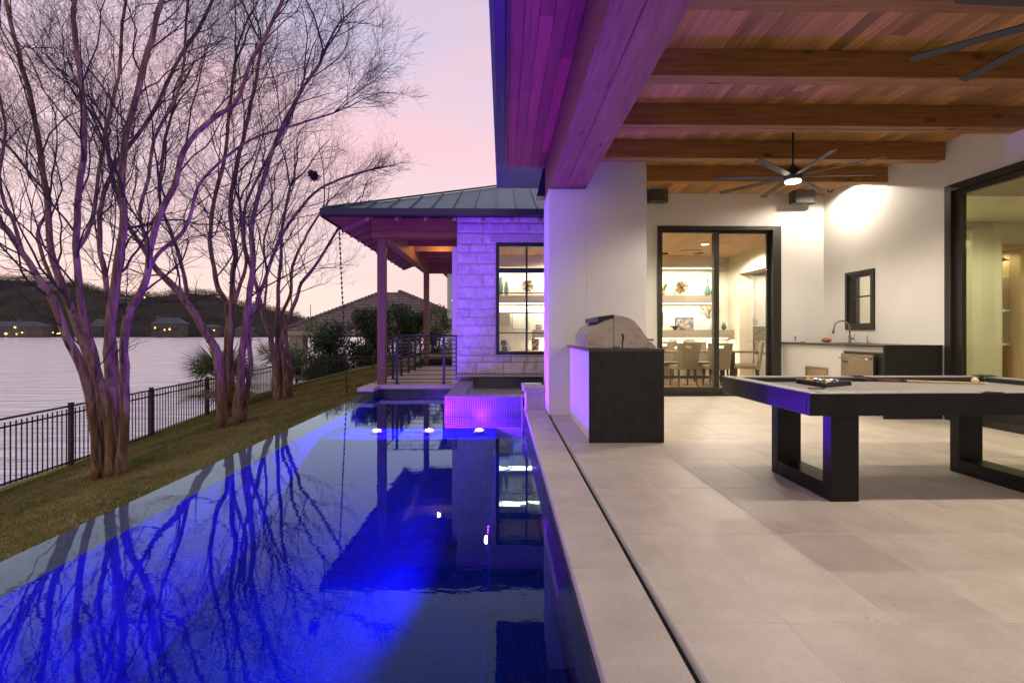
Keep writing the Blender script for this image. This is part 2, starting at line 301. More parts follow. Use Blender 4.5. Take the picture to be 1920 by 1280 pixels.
# ------------------------------------------------------------------ object helpers
def wloc(o):
    v = Vector((0,0,0))
    while o is not None:
        v += o.location; o = o.parent
    return v
def link(name, me, par, loc, mat):
    if mat is not None and not me.materials: me.materials.append(mat)
    o = bpy.data.objects.new(name, me); COL.objects.link(o)
    if par is not None:
        o.parent = par; o.location = Vector(loc)-wloc(par)
    else: o.location = loc
    return o
def mk(name, par, verts, faces, mat, smooth=False, origin=None):
    vs = [Vector(v) for v in verts]
    if origin is None:
        lo = Vector([min(v[k] for v in vs) for k in range(3)]); hi = Vector([max(v[k] for v in vs) for k in range(3)]); origin = (lo+hi)/2; 
    origin = Vector(origin)
    me = bpy.data.meshes.new(name); me.from_pydata([tuple(v-origin) for v in vs], [], faces); me.update()
    if smooth: me.polygons.foreach_set("use_smooth", [True]*len(me.polygons))
    return link(name, me, par, origin, mat)
_cache = {}
def box(name, par, x0, x1, y0, y1, z0, z1, mat, bev=0.0):
    d = (round(abs(x1-x0), 4), round(abs(y1-y0), 4), round(abs(z1-z0), 4))
    key = (d, mat.name, bev)
    me = _cache.get(key)
    if me is None:
        bm = bmesh.new(); bmesh.ops.create_cube(bm, size=1.0)
        for v in bm.verts: v.co = Vector((v.co.x*d[0], v.co.y*d[1], v.co.z*d[2]))
        if bev: bmesh.ops.bevel(bm, geom=bm.edges[:], offset=min(bev, min(d)*.4), segments=1, affect='EDGES', profile=.5)
        me = bpy.data.meshes.new(name); bm.to_mesh(me); bm.free(); me.materials.append(mat); _cache[key] = me
    return link(name, me, par, ((x0+x1)/2, (y0+y1)/2, (z0+z1)/2), mat)
def prism(name, par, poly, axis, a0, a1, mat, smooth=False):
    """poly of 2D points extruded along axis ('X': points are (y,z); 'Y': (x,z); 'Z': (x,y))"""
    def P(p, a): return {'X': (a, p[0], p[1]), 'Y': (p[0], a, p[1]), 'Z': (p[0], p[1], a)}[axis]
    n = len(poly); v = [P(p, a0) for p in poly]+[P(p, a1) for p in poly]
    f = [tuple(range(n))[::-1], tuple(range(n, 2*n))]+[(i, (i+1) % n, n+(i+1) % n, n+i) for i in range(n)]
    o = mk(name, par, v, f, mat)
    bm = bmesh.new(); bm.from_mesh(o.data); bmesh.ops.recalc_face_normals(bm, faces=bm.faces[:]); bm.to_mesh(o.data); bm.free()
    return o
def lathe(name, par, prof, c, mat, n=16, smooth=True):
    v = []; f = []
    for (r, z) in prof:
        for k in range(n):
            a = 2*math.pi*k/n; v.append((c[0]+r*math.cos(a), c[1]+r*math.sin(a), c[2]+z))
    m_ = len(prof)
    for i in range(m_-1):
        for k in range(n): f.append((i*n+k, i*n+(k+1) % n, (i+1)*n+(k+1) % n, (i+1)*n+k))
    f.append(tuple(range(n))[::-1]); f.append(tuple(range((m_-1)*n, m_*n)))
    return mk(name, par, v, f, mat, smooth)
def tubegeo(pts, rad, n, V, F):
    pts = [Vector(p) for p in pts]; base = len(V); m_ = len(pts)
    up = Vector((0,0,1))
    for i, p in enumerate(pts):
        d = (pts[min(i+1, m_-1)]-pts[max(i-1, 0)])
        if d.length < 1e-6: d = Vector((0,0,1))
        d.normalize(); a = d.cross(Vector((1,0,0)) if abs(d.x) < .8 else Vector((0,1,0))); a.normalize(); b = d.cross(a)
        r = rad[i] if hasattr(rad, '__len__') else rad
        for k in range(n):
            t = 2*math.pi*k/n; V.append(p+a*(r*math.cos(t))+b*(r*math.sin(t)))
    for i in range(m_-1):
        for k in range(n): F.append((base+i*n+k, base+i*n+(k+1) % n, base+(i+1)*n+(k+1) % n, base+(i+1)*n+k))
    if n > 3:
        F.append(tuple(base+k for k in range(n))[::-1]); F.append(tuple(base+(m_-1)*n+k for k in range(n)))
def tube(name, par, pts, rad, mat, n=8, smooth=True):
    V = []; F = []; tubegeo(pts, rad, n, V, F); return mk(name, par, V, F, mat, smooth)
def ball(name, par, c, r, mat, s=(1,1,1), u=16, v=10):
    bm = bmesh.new(); bmesh.ops.create_uvsphere(bm, u_segments=u, v_segments=v, radius=r)
    for q in bm.verts: q.co = Vector((q.co.x*s[0], q.co.y*s[1], q.co.z*s[2]))
    me = bpy.data.meshes.new(name); bm.to_mesh(me); bm.free(); me.polygons.foreach_set("use_smooth", [True]*len(me.polygons))
    return link(name, me, par, c, mat)
def tag(o, label=None, cat=None, group=None, kind=None):
    if label: o["label"] = label
    if cat: o["category"] = cat
    if group: o["group"] = group
    if kind: o["kind"] = kind
    return o
def thing(name, label, cat, loc, group=None):
    o = bpy.data.objects.new(name, None); COL.objects.link(o); o.location = loc; o.empty_display_size = .1
    return tag(o, label, cat, group)
def struct(name, loc=(0,0,0)):
    o = bpy.data.objects.new(name, None); COL.objects.link(o); o.location = loc; o["kind"] = "structure"; return o
def dup(root, loc, rz=0, label=None, group=None):
    kids = list(root.children)
    r = root.copy(); COL.objects.link(r); r.location = loc; r.rotation_euler = (0,0,rz)
    if label: r["label"] = label
    if group: r["group"] = group
    def rec(src, dst):
        for ch in list(src.children):
            if ch == dst: continue
            c = ch.copy(); COL.objects.link(c); c.parent = dst; rec(ch, c)
    for ch in kids:
        c = ch.copy(); COL.objects.link(c); c.parent = r; rec(ch, c)
    return r
def lamp(name, kind, loc, power, col, size=.1, rot=None, par=None, **kw):
    d = bpy.data.lights.new(name, kind); d.energy = power; d.color = col
    if kind in ('POINT', 'SPOT'): d.shadow_soft_size = size
    if kind == 'AREA': d.shape = 'RECTANGLE' if hasattr(size, '__len__') else 'DISK'
    if kind == 'AREA':
        if hasattr(size, '__len__'): d.size, d.size_y = size
        else: d.size = size
    for k, v in kw.items(): setattr(d, k, v)
    if kind == 'SPOT' and not kw: d.spot_size = R(168); d.spot_blend = .35
    o = bpy.data.objects.new(name, d); COL.objects.link(o)
    if par is not None: o.parent = par; o.location = Vector(loc)-wloc(par)
    else: o.location = loc
    if rot: o.rotation_euler = rot
    return o

# ================================================================== GROUND, LAKE, HILLS
def lawn_z(x, y):
    a = -x
    z = -.42-.19*(a-3.2)+.06*(y-8)
    if a > 6: z -= .07*(a-6)
    if y > 19: z += 0
    return z
def build_lawn():
    nx, ny = 60, 90; V = []; F = []
    x0, x1, y0, y1 = -9.6, -3.0, -4, 60
    for j in range(ny+1):
        yy = y0+(y1-y0)*(j/ny)**1.3
        for i in range(nx+1):
            xx = x0+(x1-x0+ (14 if yy > 19.5 else 0))*i/nx
            z = lawn_z(max(min(xx, -3.2), -12), min(yy, 20))+.015*mnoise.noise(Vector((xx*1.2, yy*1.2, 0)))
            V.append((xx, yy, z))
    for j in range(ny):
        for i in range(nx): a = j*(nx+1)+i; F.append((a, a+1, a+nx+2, a+nx+1))
    o = mk("lawn", None, V, F, M['lawn'], True); o["kind"] = "structure"
build_lawn()
def build_grass():
    rng = np.random.default_rng(3)
    n = 150000
    u = rng.random(n); y = 2.6+(19-2.6)*u**1.35; x = -3.25-5.7*rng.random(n)
    vis = (x/y > -1.02)
    x = x[vis]; y = y[vis]; n = len(x)
    a = -x; z = -.42-.19*(a-3.2)+.06*(y-8)-np.where(a > 6, .07*(a-6), 0)
    h = .018+.022*rng.random(n); ang = rng.random(n)*6.283; wd = .0035+.004*rng.random(n)+y*.0003
    dx = np.cos(ang)*wd; dy = np.sin(ang)*wd; lx = (rng.random(n)-.5)*.035; ly = (rng.random(n)-.5)*.035
    co = np.zeros((n, 3, 3), np.float32)
    co[:, 0] = np.stack([x-dx, y-dy, z-.004], 1); co[:, 1] = np.stack([x+dx, y+dy, z-.004], 1); co[:, 2] = np.stack([x+lx, y+ly, z+h], 1)
    me = bpy.data.meshes.new("grass"); me.vertices.add(n*3); me.loops.add(n*3); me.polygons.add(n)
    me.vertices.foreach_set("co", co.ravel()); me.loops.foreach_set("vertex_index", np.arange(n*3, dtype=np.int32))
    me.polygons.foreach_set("loop_start", np.arange(0, n*3, 3, dtype=np.int32)); me.update(calc_edges=True)
    o = link("grass", me, None, (0,0,0), M['lawn']); tag(o, "short winter grass, green fading to straw, on the sloping lawn", None, None, "stuff")
    # fallen leaves
    V = []; F = []
    for k in range(170):
        yy = random.uniform(3.5, 17); xx = random.uniform(-8.5, -3.5); z = lawn_z(xx, yy)+.03; r = random.uniform(.02, .04); a = random.random()*6
        b = len(V); 
        for q in range(4): V.append((xx+r*math.cos(a+q*1.57)*(1 if q % 2 else .6), yy+r*math.sin(a+q*1.57)*(1 if q % 2 else .6), z+random.uniform(-.01, .015)))
        F.append((b, b+1, b+2, b+3))
    o = mk("fallen_leaves", None, V, F, M['pod']); tag(o, "few brown fallen leaves scattered over the lawn", None, None, "stuff")
build_grass()
LZ = -2.3
M['lake'] = None
def lakemat():
    m, t, b = newmat("lake_water"); setp(b, .16, 0, .5, (.66,.66,.63)); b.inputs["IOR"].default_value = 1.6; n = t.nodes.new; l = t.links.new
    tcn = n("ShaderNodeTexCoord"); acc = None
    for (s, st_, dist) in (((.30,1.1,1), .6, .35), ((1.5,5.5,1), .5, .10)):
        mp = n("ShaderNodeMapping"); mp.inputs["Scale"].default_value = s; mp.inputs["Rotation"].default_value = (0,0,.15); l(tcn.outputs["Object"], mp.inputs[0])
        nz = n("ShaderNodeTexNoise"); nz.inputs["Scale"].default_value = 1; nz.inputs["Detail"].default_value = 4; l(mp.outputs[0], nz.inputs["Vector"])
        bp = n("ShaderNodeBump"); bp.inputs["Strength"].default_value = st_; bp.inputs["Distance"].default_value = dist; l(nz.outputs[0], bp.inputs["Height"])
        if acc: l(acc.outputs[0], bp.inputs["Normal"])
        acc = bp
    l(acc.outputs[0], b.inputs["Normal"])
    # bright sky sheen and ripple streaks painted into the water colour
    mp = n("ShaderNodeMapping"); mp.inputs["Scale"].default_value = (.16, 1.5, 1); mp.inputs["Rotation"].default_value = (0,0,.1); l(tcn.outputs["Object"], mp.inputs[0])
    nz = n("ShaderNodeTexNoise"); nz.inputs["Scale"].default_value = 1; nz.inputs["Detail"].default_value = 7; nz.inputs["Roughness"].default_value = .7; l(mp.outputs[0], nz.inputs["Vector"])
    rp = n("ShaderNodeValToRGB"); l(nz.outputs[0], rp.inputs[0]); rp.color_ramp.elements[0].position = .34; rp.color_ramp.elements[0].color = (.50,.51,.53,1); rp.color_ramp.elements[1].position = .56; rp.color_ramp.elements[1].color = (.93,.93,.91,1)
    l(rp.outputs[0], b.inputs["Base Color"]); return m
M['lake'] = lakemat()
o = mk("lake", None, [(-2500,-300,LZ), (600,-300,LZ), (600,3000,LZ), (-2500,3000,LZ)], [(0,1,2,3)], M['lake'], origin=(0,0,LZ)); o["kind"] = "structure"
o = box("lake_bulkhead", None, -9.75, -9.45, -4, 60, LZ-.5, -1.75, M['tan']); o["kind"] = "structure"
SHORE = 480.0
crest = [(-1400,700,-500),(-900,512,-400),(-300,508,0),(0,514,0),(60,514,0),(130,520,0),(190,536,0),(250,545,0),(300,545,0),(345,535,0),(400,543,0),(440,560,0),(490,566,0),(540,580,0),(590,588,0),(620,600,0),(650,612,0),(720,618,0),(900,621,0),(1400,621,0)]
crest = [(c[0], c[1]) for c in crest[1:]]
def crest_y(px):
    for (a, ya), (b, yb) in zip(crest, crest[1:]):
        if a <= px <= b: return ya+(yb-ya)*(px-a)/(b-a)
    return 621
HD = 240.0
def hill_pt(px, t):
    """t 0 at the shore, 1 at the crest"""
    Y = SHORE+HD*t
    top = (625-crest_y(px))/960*(SHORE+HD)+H-9
    z0 = LZ+.4; f = min(1, t); f = f*f*(3-2*f)*.55+f*.45
    x = ray(px, 600)[0]/ray(px, 600)[1]*Y
    return Vector((x, Y, z0+(max(top, z0+2)-z0)*f))
def build_hill():
    V = []; F = []; nx = 110; ts = [0, .03, .08, .15, .25, .35, .45, .55, .65, .75, .85, .93, 1.0, 1.3, 1.8]
    for t in ts:
        for i in range(nx+1):
            px = -880+(1400+880)*i/nx; p = hill_pt(px, min(t, 1.0))
            if t > 1: 
                Y = SHORE+HD*t; p = Vector((p.x*Y/(SHORE+HD), Y, p.z-(t-1)*30))
            p.z += (2.5*mnoise.noise(Vector((p.x*.02, p.y*.02, 0))) if 0 < t else 0); V.append(p)
    for j in range(len(ts)-1):
        for i in range(nx): a = j*(nx+1)+i; F.append((a, a+1, a+nx+2, a+nx+1))
    b = len(V)
    for i in range(nx+1): V.append(Vector((V[i].x, V[i].y-1, LZ-2)))
    for i in range(nx): F.append((b+i, b+i+1, i+1, i))
    o = mk("hill", None, V, F, M['hill'], True); o["kind"] = "structure"
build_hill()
def build_woods():
    rng = random.Random(11)
    for nm, mat, cnt, rngt, lab in (("hillside_woods", 'woods', 5400, (.02, 1.0), "leafless grey-brown winter woods covering the far hillside"), ("hilltop_cedars", 'evergreen', 2000, (.78, 1.04), "olive green cedars along the crest of the far hill")):
        V = []; F = []
        for k in range(cnt):
            px = rng.uniform(-60, 980); t = rngt[0]+(rngt[1]-rngt[0])*rng.random()
            p = hill_pt(px, min(t, 1.0)); 
            if t > 1: p.y += (t-1)*HD
            hgt = rng.uniform(5, 11)*(1 if px < 560 else .45); wd = hgt*rng.uniform(.35, .6)
            for q in range(26):
                a = rng.random()*6.283; rr = wd*math.sqrt(rng.random()); hz = hgt*rng.uniform(.1, 1)
                c = p+Vector((rr*math.cos(a), rr*math.sin(a), hz*(1-.35*(rr/wd))))
                s = rng.uniform(.5, 1.3)*(hgt/9); b = len(V)
                d1 = Vector((rng.uniform(-1, 1), rng.uniform(-1, 1), rng.uniform(-.4, 1)))*s; d2 = Vector((rng.uniform(-1, 1), rng.uniform(-1, 1), rng.uniform(-.6, 1)))*s
                V += [c, c+d1, c+d2]; F.append((b, b+1, b+2))
        o = mk(nm, None, V, F, M[mat], origin=(0,0,0)); tag(o, lab, None, None, "stuff")
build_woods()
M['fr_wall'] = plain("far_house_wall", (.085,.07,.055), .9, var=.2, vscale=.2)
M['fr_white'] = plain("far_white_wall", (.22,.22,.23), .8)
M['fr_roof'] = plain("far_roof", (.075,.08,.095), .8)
M['fr_dark'] = plain("far_dark", (.012,.012,.014), .5)
def far_house(px0, px1, pyb, pyt, pye, Y, label, wall='fr_wall', hip=True, lights=(), wins=6, chimney=None, gable=False, name="lake_house", deckpost=False):
    a = onY(px0, pyb, Y); b = onY(px1, pyt, Y); z0 = a.z; ze = onY(px0, pye, Y).z; zt = b.z; x0, x1 = a.x, b.x; D = 12
    g = thing(name, label, "house", ((x0+x1)/2, Y+D/2, z0))
    box("wall", g, x0+1, x1-1, Y, Y+D, z0-2, ze, M[wall])
    e = 1.0; xc0, xc1 = (x0+(x1-x0)*.22, x1-(x1-x0)*.22) if hip else (x0, x1)
    if gable:
        v = [(x0,Y-e,ze),(x1,Y-e,ze),(x1,Y+D+e,ze),(x0,Y+D+e,ze),((x0+x1)/2,Y-e,zt),((x0+x1)/2,Y+D+e,zt)]; f = [(0,1,4),(1,2,5,4),(2,3,5),(3,0,4,5),(3,2,1,0)]
    else:
        v = [(x0,Y-e,ze),(x1,Y-e,ze),(x1,Y+D+e,ze),(x0,Y+D+e,ze),(xc0,Y+D/2,zt),(xc1,Y+D/2,zt)]; f = [(0,1,5,4),(1,2,5),(2,3,4,5),(3,0,4),(3,2,1,0)]
    rf = mk("roof", g, v, f, M['fr_roof'])
    if chimney:
        c = onY(chimney, pyt, Y+D/2); box("chimney", rf, c.x-1.3, c.x+1.3, Y+D/2-1, Y+D/2+1, zt-2, zt+2.2, M[wall])
    hw = (x1-x0-4)/wins
    for k in range(wins):
        xa = x0+2+hw*k
        w_ = box("window", g, xa+hw*.25, xa+hw*.65, Y-.12, Y+.1, z0+(ze-z0)*.28, z0+(ze-z0)*.8, M['fr_white']); box("pane", w_, xa+hw*.29, xa+hw*.61, Y-.2, Y-.13, z0+(ze-z0)*.33, z0+(ze-z0)*.76, M['fr_dark'])
    if deckpost:
        for k in range(5): box("post", g, x0+(x1-x0)*k/4-.2, x0+(x1-x0)*k/4+.2, Y-3, Y-2.6, z0-2, ze, M['fr_wall'])
        box("deck", g, x0, x1, Y-3.2, Y, z0+(ze-z0)*.5, z0+(ze-z0)*.5+.3, M[wall])
    for (lx, ly) in lights:
        c = onY(lx, ly, Y-.6); ball("lamp", g, c, .75, M['lampfar'], u=8, v=6)
    return g
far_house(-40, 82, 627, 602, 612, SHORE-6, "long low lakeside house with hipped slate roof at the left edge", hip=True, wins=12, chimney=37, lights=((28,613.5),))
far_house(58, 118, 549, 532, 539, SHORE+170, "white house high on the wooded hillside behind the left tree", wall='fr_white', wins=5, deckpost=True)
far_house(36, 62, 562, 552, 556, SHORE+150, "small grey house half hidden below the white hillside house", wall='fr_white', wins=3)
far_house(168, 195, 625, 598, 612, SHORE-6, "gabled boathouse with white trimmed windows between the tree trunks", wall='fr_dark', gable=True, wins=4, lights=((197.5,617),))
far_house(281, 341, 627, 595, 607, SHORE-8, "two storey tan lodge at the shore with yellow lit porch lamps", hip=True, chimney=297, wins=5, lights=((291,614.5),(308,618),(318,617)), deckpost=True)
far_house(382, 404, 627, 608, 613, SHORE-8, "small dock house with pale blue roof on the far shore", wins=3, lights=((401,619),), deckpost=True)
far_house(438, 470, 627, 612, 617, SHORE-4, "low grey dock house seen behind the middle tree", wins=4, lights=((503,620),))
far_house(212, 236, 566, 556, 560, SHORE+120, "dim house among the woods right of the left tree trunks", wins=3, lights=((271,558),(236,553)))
c = onY(66, 624.5, SHORE-10)
SL = ("bright yellow shore lamp nearest the left edge of the picture", "small yellow lamp in front of the long hipped lakeside house", "yellow shore lamp left of the first trunk, first of three close together", "lowest yellow shore lamp of the three close together by the left tree", "yellow shore lamp nearest the left tree trunk, last of three close together", "faint yellow lamp low on the shore between two brighter ones")
for k, (lx, ly) in enumerate(((11,625.5),(41.5,623.5),(99,623.5),(108,625.5),(112,624.5),(31,626))):
    c = onY(lx, ly, SHORE-9); g = tag(ball("shore_lamp", None, c, .55 if k != 0 else .9, M['lampfar'], u=8, v=6), SL[k], "lamp", "garden lamps along the far shore")
for k, (px, top) in enumerate(((582,571),(545,575))):
    c = onY(px, 590, SHORE+HD); box("radio_mast", None, c.x-.35, c.x+.35, c.y, c.y+.7, c.z-6, onY(px, top, SHORE+HD).z, M['fr_dark'])
    o = bpy.data.objects[("radio_mast" if k == 0 else "radio_mast.001")]; tag(o, ("tall thin mast on the hill crest beside the tiled roof", "shorter mast on the hill crest left of the tall one")[k], "mast")

# ================================================================== POOL
WZ = -.21
EX0, EX1 = -3.04, -3.185          # infinity edge at y=2 and y=12
def ex(y): return EX0+(EX1-EX0)*(y-2)/10
pool = struct("pool")
Y0, Y1 = -3.0, 12.3; PR = .335; FZ = -1.38
def quad(name, par, pts, mat): return mk(name, par, pts, [tuple(range(len(pts)))], mat)
o = mk("pool_floor", pool, [(-3.3,Y0,FZ),(PR+.2,Y0,FZ),(PR+.2,Y1,FZ),(-3.3,Y1,FZ)], [(0,1,2,3)], M['plaster'])
# infinity wall: a thick sloping-topped wall with the water film running over it
def edge_wall():
    V = []; F = []
    for y in (Y0, Y1):
        e = ex(y); V += [(e,y,WZ-.004),(e+.385,y,WZ-.012),(e+.40,y,FZ),(e-.03,y,-1.6),(e-.012,y,WZ-.01)]
    for k in range(5): F.append((k, (k+1) % 5, 5+(k+1) % 5, 5+k))
    F += [(4,3,2,1,0), (5,6,7,8,9)]
    o = mk("infinity_wall", pool, V, F, M['edgetile']); o.data.materials.append(M['plaster_wall']); o.data.polygons[1].material_index = 1
edge_wall()
box("bench", pool, -.11, PR, -3.0, 8.35, FZ, -.52, M['plaster'], .02)
box("pool_wall", pool, PR, PR+.2, Y0, 8.2, FZ, -.055, M['darktile_y'])
box("pool_wall", pool, -3.2, 1.2, Y1, Y1+.2, FZ, 0, M['darktile'])
box("pool_wall", pool, -3.4, .7, Y0-.2, Y0, FZ, -.05, M['darktile'])
def water():
    V = [(ex(Y0)-.006,Y0,WZ),(PR,Y0,WZ),(PR,8.5,WZ),(PR,Y1,WZ),(ex(Y1)-.006,Y1,WZ)]
    o = mk("pool_water", None, V, [(0,1,2,3,4)], M['pool_water'], origin=(0,0,WZ)); o["kind"] = "structure"
water()
for k, y in enumerate(np.arange(-1.06, 7.9, .91)):
    y1 = min(y+.907, 7.95)
    if y1-y > .1: box("coping_stone", pool, .345, .655, y, y1, -.055, 0.0, M['tile'], .006)
# raised tiled spa
spa = thing("spa", "raised square spa clad in violet lit mosaic tile in the far corner of the pool", "spa", (-.3, 10.1, FZ))
sx0, sx1, sy0, sy1, stz = -.97, .33, 8.52, 11.74, .125
box("front_wall", spa, sx0, sx1, sy0+.012, sy0+.36, FZ, stz, M['mosaic_grout'])
box("side_wall", spa, sx0+.012, sx0+.31, sy0+.362, sy1, FZ, stz, M['mosaic_grout'])
box("ledge", spa, sx0, sx1+.3, sy0, sy0+.36, stz, stz+.008, M['ledgetile'])
box("ledge", spa, sx0, sx0+.31, sy0+.362, sy1, stz, stz+.008, M['ledgetile'])
box("inner_wall", spa, sx0+.312, .9, 11.45, 11.74, -.6, .19, M['darktile'])
box("inner_floor", spa, sx0+.312, .9, sy0+.362, 11.44, -.62, -.6, M['darktile'])
box("coping", spa, -1.06, .9, 11.52, 11.82, .20, .235, M['stonecap'], .008)
o = mk("spa_water", spa, [(sx0+.31,sy0+.36,.07),(.9,sy0+.36,.07),(.9,11.45,.07),(sx0+.31,11.45,.07)], [(0,1,2,3)], M['spa_water'])
def mosaic():
    V = []; F = []; p = .0385; g = .0065
    def tl(o_, du, dv, nrm):
        b = len(V); n_ = Vector(nrm)*.004
        c = [Vector(o_), Vector(o_)+du, Vector(o_)+du+dv, Vector(o_)+dv]
        for q in c: V.append(q)
        cen = sum(c, Vector())/4
        for q in c: V.append(q+n_+(cen-q)*.08)
        F.append((b+4,b+5,b+6,b+7))
        for k in range(4): F.append((b+k, b+(k+1) % 4, b+4+(k+1) % 4, b+4+k))
    nx = int((sx1-sx0)/p); nz = 13
    for i in range(nx):
        for j in range(nz):
            z = stz-.003-p*(j+1)
            tl((sx0+.003+i*p, sy0+.012, z+g/2), Vector((p-g,0,0)), Vector((0,0,p-g)), (0,-1,0))
    for i in range(int((sy1-sy0)/p)):
        for j in range(nz):
            tl((sx0+.012, sy0+.02+i*p, stz-.003-p*(j+1)+g/2), Vector((0,0,p-g)), Vector((0,p-g,0)), (-1,0,0))
    o = mk("mosaic_tiling", spa, V, F, M['mosaic']); o["kind"] = "stuff"
mosaic()
pier = thing("stone_pier", "short limestone pier with a flat cap between the spa and the white column", "pier", (.5, 8.3, 0))
box("pier_block", pier, .36, .655, 8.0, 8.7, -.05, .27, M['stonecap'], .006)
box("pier_cap", pier, .315, .655, 7.95, 8.72, .272, .345, M['tile'], .008)
box("pier_footing", pier, .345, .655, 7.96, 8.7, -.3, -.052, M['stonecap'])
# pool lamps (real fixtures under water)
VC = (.16, .010, 1.0)
def pool_lamp(x, y, z, power, label, up=True, vis=True, col=VC):
    g = thing("pool_lamp", label, "pool light", (x, y, z), "violet lamps under the pool water")
    if up:
        lathe("housing", g, [(.085,-.05),(.095,-.01),(.085,.0)], (x,y,z), M['nickel'], 14)
        lathe("lens", g, [(.06,.002),(.058,.012),(.03,.022)], (x,y,z), M['poollamp'], 14)
        lamp("bulb", 'POINT', (x,y,z+.06), power, col, .05, par=g)
    else:
        box("housing", g, x-.0, x+.02, y-.09, y+.09, z-.09, z+.09, M['nickel'], .01)
        ball("lens", g, (x-.012, y, z), .035, M['poollamp'], (.4,1,1))
        lamp("bulb", 'SPOT', (x-.06,y,z), power, col, .05, rot=(R(6), R(122), 0), par=g, spot_size=R(170), spot_blend=.35)
    return g
PL = 470
pool_lamp(-1.96, 8.0, -.33, PL, "leftmost of the three violet pool lamps in a row before the spa")
pool_lamp(-1.15, 8.0, -.33, PL, "middle one of the three violet pool lamps in a row before the spa")
pool_lamp(-.37, 8.0, -.33, PL*.4, "rightmost violet pool lamp, just in front of the mosaic spa wall")
prism("floor_slope", pool, [(3.6,FZ+.001),(5.4,FZ+.25),(7.6,-.387),(8.51,-.385),(8.51,FZ+.001)], 'X', -3.0, -.112, M['plaster'])
WL = 700
pool_lamp(-.13, 4.33, -.56, WL, "small violet wall lamp under water nearest the camera", up=False)
pool_lamp(-.13, 7.25, -.56, WL*.9, "small violet wall lamp under water farther along beside the window reflection", up=False)
# the next two fixtures of the same row, beside and behind the camera
for y in (1.41, -1.51): lamp("pool_bulb", 'SPOT', (-.19, y, -.56), WL, VC, .05, rot=(R(6), R(122), 0), spot_size=R(170), spot_blend=.35)

# ================================================================== PATIO FLOOR
patio = struct("patio_floor")
box("joint_bed", patio, .699, 6.1, -3.4, 9.63, -.12, -.0012, M['grout'])
box("drain_channel", patio, .657, .697, -3.4, 7.4, -.12, -.05, M['slot'])
for i in range(12):
    for j in range(-6, 9):
        x0 = .70+.457*i; x1 = min(x0+.4522, 6.1); y0 = 2.07+.9115*j; y1 = min(y0+.907, 9.63)
        if x1-x0 < .05 or y1 <= y0+.05 or y1 < -1.5: continue
        dz = random.uniform(-.0006, .0006)
        box("floor_tile", patio, x0, x1, y0, y1, -.03+dz, dz, M['tile'])

# ================================================================== MAIN HOUSE
BW = 9.63; RW = 6.1; CZ = 3.82
house = thing("main_house", "white stucco house with cedar beamed patio roof over the billiard terrace", "house", (3.5, 9.0, 0))
def wallh(x0, x1, y0, y1, z0, z1, mat=None, name="wall"): return box(name, house, x0, x1, y0, y1, z0, z1, mat or M['stucco'])
# back wall round the sliding door
wallh(1.35, 2.92, BW, BW+.22, 0, 3.95); wallh(5.27, RW+.25, BW, BW+.22, 0, 3.95); wallh(2.9201, 5.2699, BW, BW+.22, 3.21, 3.95)
# right wall round the picture window and the small window
WY1 = 6.95
def onwall(px, py): return onX(px, py, RW)
a = onwall(1587, 513); b_ = onwall(1641, 505); wy1, wy0 = a.y, b_.y; wz1 = 2.25; wz0 = 1.245
wallh(RW, RW+.25, WY1, wy0, 0, 3.95); wallh(RW, RW+.25, wy1, BW-.0005, 0, 3.95); wallh(RW, RW+.25, wy0+.0002, wy1-.0002, 0, wz0); wallh(RW, RW+.25, wy0+.0002, wy1-.0002, wz1, 3.95)
wallh(RW, RW+.25, -3.4, WY1-.0002, 3.2, 3.95)
wallh(1.2, RW, -3.65, -3.4, 0, 3.95)
# column
box("porch_column", house, .66, 1.1998, 7.38, 8.22, 0, 3.268, M['stucco'], .006)
box("porch_column", house, 1.2, 2.08, 7.38, BW-.001, 0, 3.95, M['stucco'], .006)
# header beam of two laminated timbers, and the soffit outside it
for (x0, x1) in ((.68, .902), (.905, 1.199)):
    box("header_beam", house, x0, x1, -3.4, 8.24, 3.27, 3.90, M['header'], .006)
xs = [.06, .185, .31, .435, .56, .679]
for i in range(5):
    y = -3.4
    while y < 8.2:
        y1 = min(y+random.uniform(1.4, 3.2), 8.24)
        if 8.24-y1 < .5: y1 = 8.24
        box("soffit_plank", house, xs[i], xs[i+1]-.003, y, y1-.003, 3.85, 3.868, M['plank_s'], .002); y = y1
box("fascia", house, .03, .058, -3.4, 8.26, 3.78, 3.99, M['fascia'])
box("gutter", house, -.085, .028, -3.4, 7.75, 3.76, 3.90, M['fascia'], .01)
box("gutter", house, -.10, -.03, -3.4, 7.45, 3.90, 3.97, M['fascia'], .01)
prism("roof", house, [(-.12,3.99),(3.4,5.2),(6.6,5.2),(6.6,3.97)], 'Y', -3.6, 9.9, M['roofmetal'])
prism("downspout", house, [(onY(1006,368,8.6).x,onY(1006,368,8.6).z),(onY(1018,317,8.6).x,onY(1018,317,8.6).z),(onY(1030,317,8.6).x,4.0),(onY(1030,368,8.6).x,onY(1006,368,8.6).z)], 'Y', 8.6, 8.9, M['fascia'])
